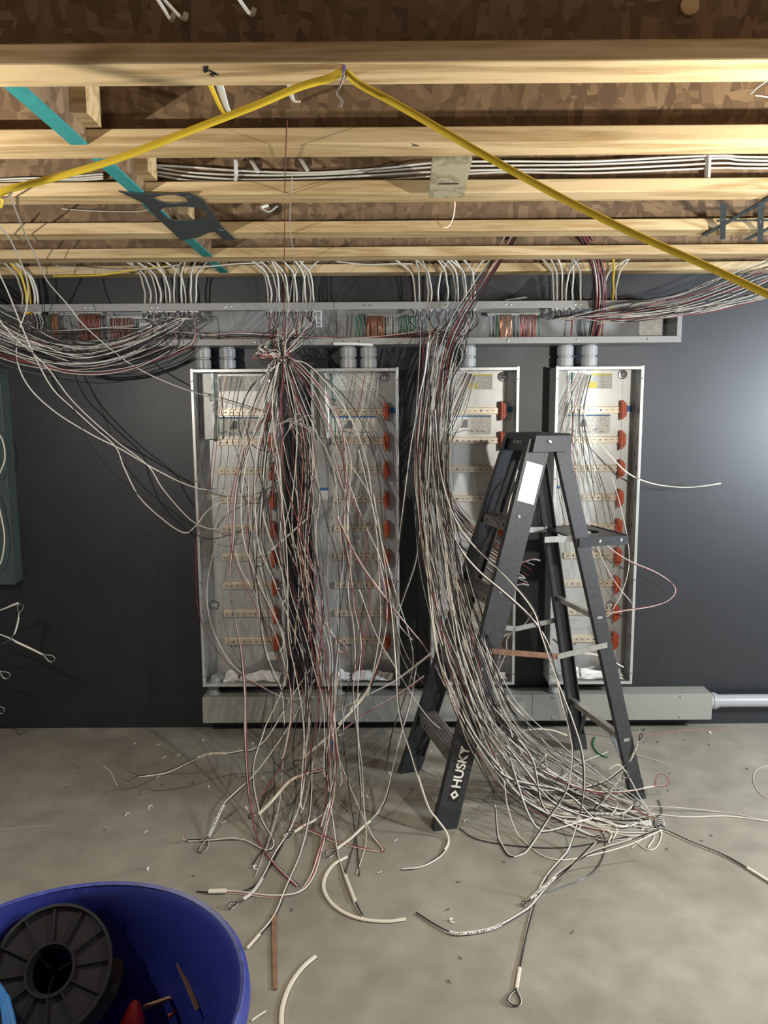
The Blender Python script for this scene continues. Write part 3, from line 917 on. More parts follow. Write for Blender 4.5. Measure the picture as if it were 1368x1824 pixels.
# steps
for fr in (.185, .39, .595, .79):
    z = fr * ZT
    a, b = rp('ff', z), rp('fn', z)
    a = a + e2 * .0045; b = b - e2 * .0045
    wv = e1
    m_ = MB()
    h = .038
    prof = [(-.040, 0), (.040, 0), (.040, -.024), (.037, -.024), (.037, -.003), (-.037, -.003), (-.037, -h), (-.040, -h)]
    m_.sweep([a + wv * x + Vector((0, 0, y)) for x, y in prof], [b + wv * x + Vector((0, 0, y)) for x, y in prof])
    for i in range(5):
        x = -.030 + i * .015
        m_.obox((a + b) / 2 + wv * x + Vector((0, 0, .0009)), wv * .003, (b - a) / 2 * .98, Vector((0, 0, .0009)))
    m_.build('step', STEPGR, LD)
    for f_ in (.22, .78):
        q = a.lerp(b, f_) - e1 * .0405 + Vector((0, 0, -.018))
        MB().obox(q, e1 * .0012, e2 * .004, Vector((0, 0, .006))).build('step_slot', SLOT, LD)
# struts under the lowest step
for ka, s_ in (('fn', -1), ('ff', 1)):
    z = .185 * ZT
    a = rp(ka, .10) + e2 * s_ * .028; b = (rp('fn', z - .012) + rp('ff', z - .012)) / 2 - e2 * s_ * .085
    MB().obox((a + b) / 2, e1 * .011, (b - a) / 2, (b - a).cross(e1).normalized() * .002).build('strut', LADPLA, LD)
# rear brace and its struts
z = .235
a, b = rp('rf', z), rp('rn', z)
MB().sweep([a + e1 * x + Vector((0, 0, y)) for x, y in ((-.012, -.012), (.012, -.012), (.012, .012), (-.012, .012))], [b + e1 * x + Vector((0, 0, y)) for x, y in ((-.012, -.012), (.012, -.012), (.012, .012), (-.012, .012))]).build('rear_brace', STEEL, LD)
for ka, s_ in (('rn', -1), ('rf', 1)):
    a = rp(ka, .075) + e2 * s_ * .027; b = (rp('rn', z - .014) + rp('rf', z - .014)) / 2 - e2 * s_ * .10
    MB().obox((a + b) / 2, e1 * .009, (b - a) / 2, (b - a).cross(e1).normalized() * .002).build('strut', LADPLA, LD)
z = .72
a, b = rp('rf', z), rp('rn', z)
MB().obox((a + b) / 2, e1 * .010, (b - a) / 2, Vector((0, 0, .010))).build('rear_brace', STEEL, LD)
# tool tray on the rear rails
ztr = 1.03
cr = (rp('rn', ztr) + rp('rf', ztr)) / 2
tc_ = cr + e1 * .085
hw = (rp('rn', ztr) - rp('rf', ztr)).length / 2 + .012
tb = MB()
def trp(x, y, z): return tc_ + e1 * x + e2 * y + Vector((0, 0, z))
N_ = 24
outer = [(-.105, hw), (.105, hw), (.115, hw - .02), (.115, -hw + .02), (.105, -hw), (-.105, -hw)]
bmq = bmesh.new()
def lp(pts):
    vv = [bmq.verts.new((x, y, 0)) for x, y in pts]
    for i in range(len(vv)): bmq.edges.new((vv[i], vv[(i + 1) % len(vv)]))
lp(outer); lp([(.01 + .052 * math.cos(t_), .052 * math.sin(t_)) for t_ in [2 * math.pi * i / N_ for i in range(N_)]])
bmesh.ops.triangle_fill(bmq, use_beauty=True, edges=list(bmq.edges))
g = bmesh.ops.extrude_face_region(bmq, geom=list(bmq.faces))
for q in g['geom']:
    if isinstance(q, bmesh.types.BMVert): q.co.z -= .006
M = Matrix.Translation(tc_) @ Matrix((e1, e2, Vector((0, 0, 1)))).transposed().to_4x4()
MB().addbm(bmq, M).build('tool_tray', LADPLA, LD)
for s_ in (-1, 1):
    p = trp(0, s_ * (hw - .002), -.014)
    MB().obox(p, e1 * .104, e2 * .003, Vector((0, 0, .017))).build('tray_side', LADPLA, LD)
    q = rp('rn' if s_ > 0 else 'rf', ztr) + e2 * s_ * .004
    for x in (-.02, .07): rivet(trp(x, s_ * (hw + .0015), -.012)) if s_ > 0 else None
MB().obox(trp(.112, 0, -.014), e1 * .003, e2 * (hw - .02), Vector((0, 0, .017))).build('tray_side', LADPLA, LD)
for s_ in (-1, 1):
    a = trp(-.10, s_ * (hw - .035), -.004); b = a - e1 * .13 + Vector((0, 0, .002))
    MB().obox((a + b) / 2, (b - a) / 2, e2 * .003, Vector((0, 0, .011))).build('tray_arm', STEEL, LD)
# spreaders
for kf, kr, s_, m1, m2, zz in (('fn', 'rn', 1, RUST, STEEL, .64), ('ff', 'rf', -1, STEEL, STEEL, .64)):
    a, b = rp(kf, zz) + e2 * s_ * .006, rp(kr, zz - .02) + e2 * s_ * .006
    h = a.lerp(b, .58) + Vector((0, 0, -.035))
    for (p, q, m_) in ((a, h, m1), (h, b, m2)):
        d = (q - p); n = d.cross(e2).normalized()
        MB().obox((p + q) / 2, d / 2 * 1.03, e2 * .0018, n * .0105).build('spreader_arm', m_, LD)
    MB().cyl(h - e2 * .006, h + e2 * .006, .008, 12).build('spreader_pin', STEEL, LD)
    MB().cyl(a - e2 * .006, a + e2 * .005, .0095, 12).build('spreader_pin', STEEL, LD)
# sticker and lettering on the near front rail
def onrail(z, off, out): return rp('fn', z) + wn * off + e2 * out
p = onrail(1.245, 0, .0009)
MB().obox(p, wn * .034, dn * .075, e2 * .0005).build('worn_label', STICKER, LD)['label'] = 'worn white sticker'
p = onrail(.205, .002, .0007)
MB().obox(p, wn * .019, dn * .108, e2 * .0004).build('brand_plate', INK, LD)
def text(txt, size, M, m, parent, name='lettering', ext=.0004, bold=.0):
    cu = bpy.data.curves.new(name, 'FONT')
    cu.body = txt; cu.size = size; cu.extrude = ext; cu.align_x = 'CENTER'; cu.align_y = 'CENTER'; cu.offset = bold
    o_ = bpy.data.objects.new(name, cu)
    C.objects.link(o_)
    dg_ = bpy.context.evaluated_depsgraph_get()
    me = bpy.data.meshes.new_from_object(o_.evaluated_get(dg_))
    bpy.data.objects.remove(o_); bpy.data.curves.remove(cu)
    me.materials.clear(); me.materials.append(m)
    base = ORG[parent.name]
    me.transform(Matrix.Translation(-base) @ M)
    o = bpy.data.objects.new(name, me); C.objects.link(o); o.parent = parent
    ORG[o.name] = base
    return o
yv = -wn
Mt = Matrix((dn, yv, dn.cross(yv).normalized())).transposed().to_4x4()
if Mt.col[2].to_3d().dot(e2) < 0:
    yv = wn; Mt = Matrix((dn, yv, dn.cross(yv).normalized())).transposed().to_4x4()
text('HUSKY', .049, Matrix.Translation(onrail(.222, .002, .0016)) @ Mt, WHITEPR, LD, bold=.0011)
for s_ in (0, 1):
    c_ = onrail(.125, .002, .0013 + .0002 * s_)
    r_ = (.017, .007)[s_]
    MB().prism([c_ + dn * r_, c_ + wn * r_, c_ - dn * r_, c_ - wn * r_], e2 * .0003).build('emblem', (WHITEPR, INK)[s_], LD)
fs = (e1 * -1)
nrm = ((-e1 * .058) - Vector((0, 0, 1)) * .016).normalized()
upv = Vector((0, 0, 1)) - nrm * nrm.z; upv.normalize()
xr_ = upv.cross(nrm).normalized()
Mt2 = Matrix((xr_, upv, nrm)).transposed().to_4x4()
text('HUSKY', .026, Matrix.Translation(cc - e1 * .0812 + Vector((0, 0, CAPZ - .038))) @ Mt2, mat('dim_lettering', (.30, .31, .31), .5), LD, bold=.0006)

# ================================================================== BLUE TUB AND WHAT IS IN IT
bc = Vector((-.470, -2.505, 0)); RZ = .70; RR = .268
t = thing('plastic_tub', bc, 'round blue plastic tub full of scrap in front of the wires', 'tub')
prof = [(0.0, 0.0), (.216, 0.0), (.222, .012), (RR - .010, RZ - .05), (RR + .004, RZ - .046), (RR + .010, RZ - .022), (RR + .008, RZ - .006), (RR + .002, RZ), (RR - .004, RZ - .004), (RR - .009, RZ - .02), (RR - .018, RZ - .055), (.216, .016), (.208, .008), (0.0, .008)]
MB().lathe(prof, bc, (0, 0, 1), 64).build('body', BLUEBIN, t, True)
MB().lathe([(RR + .0035, RZ + .0006), (RR + .0015, RZ + .0022), (RR - .0035, RZ - .0012), (RR - .003, RZ - .003)], bc, (0, 0, 1), 64, True).build('scuffed_rim', BLUERIM, t, True)
# spool
sp = atz(90, 1728, .62)
cdv = (CAM - sp).normalized()
axn = (cdv * .92 - RT * .26 + UP * .10).normalized()
SK = 0.80
ts = thing('cable_spool', sp - axn * .08, 'empty black plastic cable spool leaning in the blue tub', 'spool')
n_ = 40
MB().lathe([(.036, -.003), (.092, -.003), (.0955, -.001), (.0955, .005), (.091, .0055), (.089, .001), (.039, .001), (.039, .005), (.036, .005)], sp, axn, n_, True).build('flange', SPOOLM, ts, True)
MB().lathe([(.036, .002), (.092, .002), (.0955, 0), (.0955, -.005), (.036, -.005)], sp - axn * .085, axn, n_, True).build('flange', SPOOLM, ts, True)
MB().lathe([(.032, -.080), (.046, -.080), (.046, -.0035), (.032, -.0035)], sp, axn, n_, True).build('core', SPOOLM, ts, True)
q_ = Vector((0, 0, 1)).rotation_difference(axn)
for k in range(12):
    a_ = 2 * math.pi * k / 12 + .2
    rd = q_ @ Vector((math.cos(a_), math.sin(a_), 0)); tg = axn.cross(rd)
    MB().obox(sp + rd * .064 + axn * .0028, rd * .0245, tg * .0012, axn * .0018).build('rib', SPOOLM, ts)
for k in range(3):
    a_ = 2 * math.pi * k / 3 + .5
    rd = q_ @ Vector((math.cos(a_), math.sin(a_), 0)); tg = axn.cross(rd)
    MB().obox(sp + rd * .019 - axn * .05, rd * .0125, tg * .002, axn * .030).build('hub_vane', SPOOLM, ts)
def stick(p, q, wd, m, name, lab, cat, th=.003):
    p, q = Vector(p), Vector(q)
    d = q - p; n = d.cross(Vector((0, 0, 1)))
    n = n.normalized() if n.length > 1e-5 else Vector((1, 0, 0))
    up = n.cross(d).normalized()
    pr = [-n * wd - up * th, n * wd - up * th * .7, n * wd * .9 + up * th, -n * wd * .8 + up * th]
    b = MB().sweep([p + x for x in pr], [q + x * .75 for x in pr])
    return tag(b.build(name, m, None, False, p), lab, cat)
stick(atz(309, 1692, .60), atz(352, 1798, .535), .0045, STICKW, 'wood_strip', 'thin brown wood strip leaning up against the inside of the blue tub', 'wood')
stick(atz(255, 1795, .52), atz(335, 1766, .52), .0038, STICKW, 'wood_strip', 'thin brown wood strip lying level low in the blue tub', 'wood')
stick(atz(362, 1765, .54), atz(384, 1822, .51), .003, STICKW, 'wood_strip', 'short brown wood strip at the right of the tub scrap', 'wood')
stick(atz(300, 1812, .50), atz(326, 1785, .50), .003, mat('dark_red_scrap', (.20, .03, .03), .6), 'wire_scrap', 'dark red scrap strip beside the level wood strip in the tub', 'scrap')
q0_ = atz(230, 1870, .50)
o = MB().lathe([(0, 0), (.020, .0), (.024, .01), (.019, .04), (.008, .065), (.0, .07)], q0_, (.05, .5, 1), 18).build('red_cap', REDPL, None, True, q0_); tag(o, 'red plastic cone beside the spool in the blue tub', 'cap')
gp = [atz(392, 1840, .52), atz(404, 1815, .535), atz(414, 1800, .545), atz(424, 1790, .56)]
o = MB().tube(crom(gp), [.002, .008, .007, .003], 6, .3).build('green_strip', mat('green_plastic', (.03, .22, .05), .45), None, True, gp[0]); tag(o, 'green plastic strip at the right side of the tub', 'strip')
o = MB().obox(atz(411, 1800, .56), Vector((.007, 0, 0)), Vector((0, .0010, .0)), Vector((0, .005, .013))).build('white_scrap', PAPER, None, False, atz(411, 1800, .55)); tag(o, 'small white scrap beside the green strip in the tub', 'scrap')
for i in range(3):
    pp = [atz(-34 - 6 * i, 1735 + 6 * i, .60), atz(-4 + 5 * i, 1750 + 10 * i, .61), atz(4 + 7 * i, 1790 + 3 * i, .61), atz(12 + 9 * i, 1850, .60)]
    o = MB().tube(crom(pp), .0035, 8).build('blue_cable', BLUECB, None, True, pp[0]); tag(o, 'blue cable at the left edge of the tub, ' + ('leftmost', 'middle', 'rightmost')[i] + ' of three strands', 'cable', 'blue cable strands in the tub')
# dark off-cuts filling the tub
b = MB()
r2 = random.Random(5)
vv = []
NR, NA = 7, 30
for j in range(NR):
    for i in range(NA):
        a_ = 2 * math.pi * i / NA
        rr_ = (.205 if j else .20) * (1 - max(0, j - 1) / (NR - 1.0) * 1.0)
        vv.append((bc.x + rr_ * math.cos(a_), bc.y + rr_ * math.sin(a_), .012 if j == 0 else .42 + r2.uniform(-.02, .03)))
b.add(vv, [(j * NA + i, j * NA + (i + 1) % NA, (j + 1) * NA + (i + 1) % NA, (j + 1) * NA + i) for j in range(NR - 1) for i in range(NA)])
for i in range(170):
    a_ = r2.uniform(0, 6.28); rr_ = .185 * math.sqrt(r2.random())
    p = bc + Vector((rr_ * math.cos(a_), rr_ * math.sin(a_), .45 + r2.uniform(-.02, .045)))
    d = Vector((r2.uniform(-1, 1), r2.uniform(-1, 1), r2.uniform(-.3, .3))).normalized() * r2.uniform(.010, .032)
    b.tube([p - d, p, p + d], .0028, 5)
o = b.build('offcut_heap', mat('mixed_offcuts', (.030, .026, .030), .6, var=.5, scale=30), None, False, bc + Vector((0, 0, .012)))
tag(o, 'heap of small cable offcuts filling the blue tub', 'scrap', None, 'stuff')
# ================================================================== CABLES AND WIRES
WR = random.Random(41)
ORDN = ['first', 'second', 'third', 'fourth', 'fifth', 'sixth', 'seventh', 'eighth', 'ninth', 'tenth', 'eleventh', 'twelfth', 'thirteenth', 'fourteenth', 'fifteenth', 'sixteenth', 'seventeenth', 'eighteenth', 'nineteenth', 'twentieth']
YTAB = [(400, -.10), (556, -.10), (590, -.20), (620, -.25), (640, -.28), (700, -.28), (800, -.31), (950, -.37), (1100, -.43), (1250, -.52), (1350, -.64), (1450, -.85), (1560, -1.15), (1700, -1.4)]
def yA(v): return float(np.interp(v, [a for a, b in YTAB], [b for a, b in YTAB]))
class Path:
    """a bundle's centre line in the picture with half width and wall distance; q in -1..1 picks a strand"""
    def __init__(self, P):
        P = np.array(P, float)
        self.P = P
        s = np.concatenate([[0], np.cumsum(np.hypot(np.diff(P[:, 0]), np.diff(P[:, 1])))])
        self.s, self.L = s, s[-1]
        T = np.gradient(P[:, :2], axis=0)
        T /= np.linalg.norm(T, axis=1)[:, None]
        self.N = np.stack([-T[:, 1], T[:, 0]], 1)
    def pt(self, s, q, dy=0.0):
        g = lambda a: float(np.interp(s, self.s, a))
        n = np.array((g(self.N[:, 0]), g(self.N[:, 1]))); n /= np.linalg.norm(n)
        h = g(self.P[:, 2])
        return (g(self.P[:, 0]) + n[0] * h * q, g(self.P[:, 1]) + n[1] * h * q, g(self.P[:, 3]) + dy)
    def strand(self, q0, s0, s1, step=55, wob=.14, dy=0.0, ph=None, q1=None):
        ph = WR.uniform(0, 6.28) if ph is None else ph
        out = []
        n = max(2, int((s1 - s0) / step))
        for i in range(n + 1):
            s = s0 + (s1 - s0) * i / n
            q = q0 + ((q1 - q0) * i / n if q1 is not None else 0) + wob * math.sin(s / 95 + ph) + WR.uniform(-.05, .05)
            out.append(self.pt(s, q, dy))
        return out
def P3(pts, r):
    return floorclamp(crom([atg(u, v, y, r + .0015) for u, v, y in pts], 6), r)
def wire(name, pts, r, m, label, group=None, cat='wire', n=5):
    P = P3(pts, r) if not isinstance(pts[0], Vector) else crom(pts, 6)
    o = MB().tube(P, r, n).build(name, m, None, True, P[0])
    return tag(o, label, cat, group)
def wpart(name, pts, r, m, parent, n=5, flat=1.0):
    P = P3(pts, r) if not isinstance(pts[0], Vector) else pts
    return MB().tube(P, r, n, flat).build(name, m, parent, True)
CN = {'w': ('white_conductor', WHITEW), 'b': ('black_conductor', BLACKW), 'r': ('red_conductor', REDW), 'g': ('grey_conductor', GREYW), 'c': ('bare_copper', COPPERDK)}

# ---- cables dropping into the wireway; each with its jacket, clamp and fanned conductors
ctr = Path([(512, 590, 40, -.21), (508, 618, 42, -.25), (508, 642, 16, -.29), (517, 690, 50, -.29), (530, 760, 84, -.31), (540, 850, 100, -.34), (545, 950, 108, -.38), (562, 1050, 104, -.42), (576, 1150, 88, -.47),
            (582, 1240, 62, -.54), (582, 1330, 62, -.64), (575, 1420, 86, -.82), (560, 1500, 110, -1.0), (540, 1590, 120, -1.2)])
rgt = Path([(790, 590, 46, -.21), (784, 630, 34, -.27), (774, 700, 27, -.30), (770, 780, 27, -.32), (768, 850, 29, -.36), (776, 930, 33, -.48), (787, 1010, 38, -.63), (804, 1090, 42, -.72), (826, 1170, 44, -.84),
            (852, 1240, 44, -.95), (885, 1305, 48, -.92), (935, 1365, 62, -.75), (1000, 1412, 64, -.68), (1075, 1446, 52, -.75), (1140, 1466, 30, -.8), (1180, 1474, 12, -.8)])
lft = Path([(330, 575, 34, -.20), (285, 602, 34, -.24), (225, 628, 34, -.28), (150, 640, 34, -.32), (75, 624, 38, -.36), (0, 592, 46, -.40), (-90, 545, 56, -.44), (-190, 480, 60, -.46)])
rtr = Path([(1060, 562, 14, -.20), (1100, 557, 16, -.24), (1160, 551, 17, -.28), (1225, 541, 19, -.32), (1300, 520, 26, -.36), (1368, 497, 30, -.40), (1450, 465, 34, -.44), (1560, 420, 36, -.48)])
CLUSTERS = [
    ([(40, 'w'), (47, 'y'), (55, 'y'), (62, 'w'), (68, 'w')], None, 'at the left end of the wireway', 'cables at the left end of the wireway', [26, 44]),
    ([(258, 'w'), (268, 'g'), (279, 'w'), (286, 'w'), (297, 'w'), (303, 'w'), (311, 'w'), (324, 'w'), (331, 'w'), (341, 'w'), (349, 'w')], lft, 'in the cluster sagging away to the left', 'cables feeding the sagging left wires', None),
    ([(478, 'w'), (483, 'w'), (493, 'w'), (498, 'w'), (510, 'w'), (514, 'w'), (524, 'w'), (529, 'w'), (540, 'w'), (545, 'w'), (553, 'w'), (559, 'w')], ctr, 'in the cluster over the hanging tangle', 'cables over the hanging tangle', None),
    ([(740, 'w'), (747, 'w'), (762, 'w'), (768, 'w'), (781, 'w'), (797, 'w'), (811, 'g'), (816, 'w'), (826, 'w'), (831, 'w'), (839, 'w'), (845, 'w')], rgt, 'in the cluster left of the clear bag', 'cables left of the clear bag', None),
    ([(986, 'w'), (992, 'w'), (1001, 'w'), (1008, 'w'), (1020, 'w'), (1034, 'w'), (1074, 'w'), (1091, 'y'), (1097, 'w')], rtr, 'in the cluster beside the dark ceiling bundle', 'cables beside the dark ceiling bundle', None),
]
for us, path, where, grp, _ in CLUSTERS:
    for ci, (u, kind) in enumerate(us):
        Yc = -.118 - .012 * (ci % 2)
        p = at(u, 540, Yc)
        base = Vector((p.x, Yc, zt))
        jm = {'w': NMJ, 'g': GREYW, 'y': YELLOWJ}[kind]
        col = {'w': 'white', 'g': 'dull grey', 'y': 'yellow'}[kind]
        t = thing('stripped_cable', base, f'{col} cable, {ORDN[ci]} from the left {where}', 'cable', grp)
        bend = WR.choice((-1, 1)) * WR.uniform(.01, .05)
        if ci < 3: bend = -abs(bend)
        ztp = ZB
        pts = [Vector((p.x, Yc, zt - .035)), Vector((p.x, Yc, zt + .01)), Vector((p.x + WR.uniform(-.004, .004), Yc, zt + .05)), Vector((p.x + bend * .15, Yc - .005, ztp - .045)),
               Vector((p.x + bend * .5, Yc - .022, ztp - .003)), Vector((p.x + bend * 2.0, Yc - .055, ztp + .045)), Vector((p.x + bend * 4.5, Yc - .075, ztp + .11))]
        wpart('jacket', crom(pts, 5), .0062, jm, t, 8, .62)
        MB().bbox((p.x - .010, Yc - .009, zt - .030), (p.x + .010, Yc + .009, zt - .0045), .002).build('cable_clamp', GALVEDGE if kind != 'y' else YELLOWJ, t)
        cols = ['b', 'w', WR.choice('rbbwc')] if path is ctr else ['b', 'g', WR.choice('wbbbr')]
        q0 = WR.uniform(-.95, .95)
        if path is ctr: q0 = max(-1, min(1.05, WR.gauss(.22, .50)))
        if path is rgt: q0 = WR.uniform(-1, 1)
        for k, c in enumerate(cols):
            nm, cm = CN[c]
            r = WR.uniform(.0015, .0020)
            if path is None:
                P = [(u + k * 2.5 - 3, 556, Yc), (u + k * 3 + WR.uniform(-3, 3), 575, Yc - .01), (u + k * 3 + WR.uniform(-5, 5), 592, Yc - .015), (u + k * 4 + WR.uniform(-6, 6), 604, Yc - .01)]
                wpart(nm, [at(*x) for x in P], r, cm, t); continue
            q = q0 + WR.uniform(-.10, .10)
            head = [(u + (k - 1) * 2.0, 554, Yc), (u + (k - 1) * 2.5 + WR.uniform(-2, 2), 562, Yc - .02)]
            if path is ctr:
                s1 = path.L * min(1, WR.choice((.42, .55, .62, .70, .76, .82, .88, .95)))
                body = [(u + WR.uniform(-14, 10), 585, -.205), (0.55 * u + .45 * 506 + WR.uniform(-20, 14), 612, -.24 - WR.random() * .04)] + path.strand(q, 52, s1, 60, .16)
                if WR.random() < .3:
                    a_ = body[2]; body[1:2] = [(472 + WR.uniform(-14, 24), 600 + WR.uniform(0, 30), -.27), (470 + WR.uniform(-10, 26), 632 + WR.uniform(-8, 8), -.29)]
            elif path is rgt:
                s1 = path.L * (WR.uniform(.55, .95) if WR.random() < .6 else WR.uniform(.9, 1.0))
                body = [(u + WR.uniform(-6, 6), 578, -.19)] + path.strand(q, 26, s1, 60, .20)
            elif path is lft:
                body = path.strand(q, 8 + (349 - u) * .5, path.L, 60, .22)
                body.insert(0, (u - 2, 568, -.195))
            else:
                body = path.strand(q, 30 + max(0, u - 1050), path.L, 60, .26)
                body.insert(0, (u + 6, 563 + WR.uniform(0, 8), -.19))
            wpart(nm, head + body, r, cm, t)

# ---- further loose conductors that fill out the bundles
def fill(path, n, colours, label, group, s0=(0, 0), s1=None, wob=.18, rr=(.0018, .0023), qf=None, dy=.03, pair=.5, ends=None, side=('right side', 'middle', 'left side')):
    cn = {'w': 'white', 'b': 'black', 'r': 'red', 'g': 'dull white'}
    for i in range(n):
        c = colours[i % len(colours)]
        q = qf() if qf else WR.uniform(-1, 1)
        a = WR.uniform(*s0); b = path.L * (WR.uniform(*s1) if s1 else 1)
        sd = side[0] if q < -.3 else side[2] if q > .3 else side[1]
        d = WR.uniform(-dy, dy)
        ph = WR.uniform(0, 6.28)
        pts = path.strand(q, a, b, 58, wob, d, ph)
        if ends: pts = ends(pts)
        wire('loose_wire', pts, WR.uniform(*rr), {'w': WHITEW, 'b': BLACKW, 'r': REDW, 'g': GREYW}[c], f'{cn[c]} ' + label + ', ' + sd, f'{cn[c]} ' + group + ', ' + sd)
def splay(pts):
    u, v, y = pts[-1]
    return pts + [(u + WR.uniform(-14, 14), v + WR.uniform(8, 26), y - .02)]
fill(ctr, 30, 'wbbwbwbrbg', 'wire of the tangle between first and second panels', 'wires of the hanging tangle', (50, 62), (.42, .86), .19, (.0016, .0023), lambda: max(-1.0, min(1.10, WR.gauss(.25, .50))), .03, ends=splay)
# the loops that leave the tie and hang over the first panel and beside it
fill(rgt, 22, 'gbwbgbbwbg', 'wire of the thick bundle falling past the ladder', 'wires of the bundle by the ladder', (0, 60), (.62, .98), .30, (.0014, .0019), None, .05, ends=splay)
fill(rgt, 12, 'w', 'wire, thicker than most, of the bundle falling past the ladder', 'thicker wires of the bundle by the ladder', (200, 420), (.78, 1.0), .22, (.0020, .0026), None, .05, ends=splay)
fill(lft, 14, 'gbbbbw', 'wire sagging below the left wireway', 'wires sagging at left', (10, 90), None, .26, (.0014, .0019), None, .04)
fill(rtr, 8, 'gwgwbw', 'wire sweeping off to the right of the wireway', 'wires sweeping right', (0, 40), None, .30, (.0014, .0018), None, .03)
# upward branch into the ceiling, dark/red/white
upb = Path([(772, 760, 14, -.31), (780, 680, 14, -.29), (792, 625, 13, -.26), (812, 575, 12, -.23), (848, 520, 11, -.26), (880, 472, 10, -.32), (908, 428, 9, -.40), (926, 398, 9, -.46)])
fill(upb, 14, 'bbrwbbrg', 'wire slanting from the bundle up to the joists', 'wires slanting up to the joists', (0, 60), None, .25, (.0018, .0024), None, .012)
# dark bundle from the ceiling into the fourth panel
dwn = Path([(1030, 404, 9, -.46), (1044, 424, 10, -.42), (1057, 452, 11, -.34), (1066, 492, 11, -.27), (1067, 545, 10, -.215), (1060, 590, 9, -.15), (1054, 612, 7, -.09)])
fill(dwn, 20, 'brbbrwbr', 'wire of the dark bundle arching into the wireway', 'wires arching into the wireway', None or (0, 12), None, .25, (.0019, .0025), None, .010)
p4 = Path([(1044, 664, 12, -.08), (1036, 690, 13, -.08), (1027, 716, 17, -.075), (1020, 745, 26, -.07), (1018, 790, 36, -.065), (1022, 850, 48, -.06), (1030, 920, 56, -.06), (1038, 1000, 60, -.06), (1040, 1100, 50, -.06)])
fill(p4, 22, 'gbgwrgbg', 'wire fanned out inside the fourth panel', 'wires in the fourth panel', (0, 4), (.42, .9), .18, (.0015, .0020), None, .01)
p3 = Path([(837, 664, 13, -.08), (828, 690, 15, -.085), (813, 722, 20, -.10), (798, 752, 22, -.16), (785, 785, 18, -.24), (776, 820, 18, -.30), (772, 870, 22, -.38)])
fill(p3, 24, 'gbgwrgbg', 'wire coming out of the third panel towards the bundle', 'wires leaving the third panel', (0, 4), None, .18, (.0016, .0021), None, .008)
p3b = Path([(770, 800, 22, -.33), (776, 860, 22, -.33), (796, 915, 26, -.28), (832, 958, 26, -.22), (872, 990, 26, -.17), (912, 1018, 26, -.15), (945, 1030, 24, -.15)])
fill(p3b, 22, 'gbrgbwrb', 'wire crossing the third panel behind the ladder', 'wires crossing the third panel', (0, 40), (.72, 1.0), .2, (.0016, .0021), None, .012)
p3c = Path([(800, 1180, 26, -.10), (840, 1150, 26, -.10), (880, 1130, 22, -.11), (930, 1110, 14, -.12)])
fill(p3c, 8, 'gwrg', 'short wire low across the third panel', 'short wires low in the third panel', (0, 20), (.5, 1.0), .3, (.0016, .002), None, .012)
# wires lying along inside the wireway
hz = Path([(345, 603, 5, -.10), (430, 599, 7, -.13), (540, 603, 5, -.13), (640, 606, 4, -.12), (720, 600, 6, -.12), (790, 590, 6, -.12), (825, 598, 6, -.11), (838, 610, 4, -.09)])
fill(hz, 9, 'wrbbwrb', 'wire lying in the wireway above the second panel', 'wires lying in the wireway', (0, 90), (.8, 1.0), .25, (.0018, .0024), None, .015)
hz2 = Path([(20, 592, 5, -.10), (110, 590, 6, -.11), (210, 584, 6, -.11), (320, 590, 6, -.12), (420, 600, 5, -.11)])
fill(hz2, 4, 'wbwb', 'wire lying inside the left end of the wireway', 'wires lying in the left wireway', (0, 60), (.7, 1.0), .25, (.0018, .0022), None, .01)

# curls of cut insulation above the tie
for i in range(16):
    u, v = WR.uniform(448, 500), WR.uniform(612, 660)
    a_ = WR.uniform(-1.5, .6)
    L_ = WR.uniform(16, 46)
    pts = [(506 + WR.uniform(-8, 6), 640 + WR.uniform(-5, 5), -.30)] + [(506 + (u - 506) * f + WR.uniform(-5, 5), 640 + (v - 640) * f + WR.uniform(-8, 8), -.31) for f in (.35, .7)] + [(u, v, -.32), (u + L_ * .3 * math.cos(a_), v + L_ * .3 * math.sin(a_) + 6, -.32)]
    c = 'wrbwwr'[i % 6]
    wire('cut_end', pts, WR.uniform(.0017, .0026), CN[c][1], {'w': 'white', 'r': 'red', 'b': 'black'}[c] + ' cut wire end curling out to the left above the tie', {'w': 'white', 'r': 'red', 'b': 'black'}[c] + ' cut ends above the tie')
# fine stray ends below the tie, against the black gap
for i in range(18):
    a_ = WR.uniform(0, 6.28)
    u, v = 526 + WR.uniform(-8, 8), 752 + WR.uniform(-6, 6)
    L_ = WR.uniform(18, 42)
    pts = [(u, v, -.33), (u + L_ * .5 * math.cos(a_), v + L_ * .35 * math.sin(a_), -.34), (u + L_ * math.cos(a_), v + L_ * .6 * math.sin(a_) + 5, -.34)]
    wire('cut_end', pts, .0011, GREYW, 'thin grey stray end of the wire knot in the gap between two panels', 'stray ends in the gap')
kn = [at(506 + 9 * math.cos(t_), 641 + 5 * math.sin(t_), -.30 + .028 * math.sin(t_ + .8)) for t_ in np.linspace(0, 6.28 * 2.2, 40)]
tag(MB().tube(kn, .0024, 5).build('tie_wire', BLACKW, None, True, kn[0]), 'black tie wire wound round the neck of the hanging tangle', 'wire')
wire('hanger_wire', [at(511, 214, -1.80), at(510, 240, -1.74), at(508, 300, -1.50), at(507, 360, -1.16), at(507, 420, -.82), at(506, 470, -.52), at(506, 520, -.36), at(505, 600, -.30), at(506, 640, -.30)], .0016, COPPERDK, 'left of two thin wires hanging the tangle from the joists', None)
wire('hanger_wire', [at(520, 316, -1.43), at(517, 360, -1.17), at(517, 415, -.84), at(524, 470, -.50), at(512, 560, -.31), at(508, 640, -.298)], .0016, GREYW, 'right of two thin wires hanging the tangle from the joists', None)

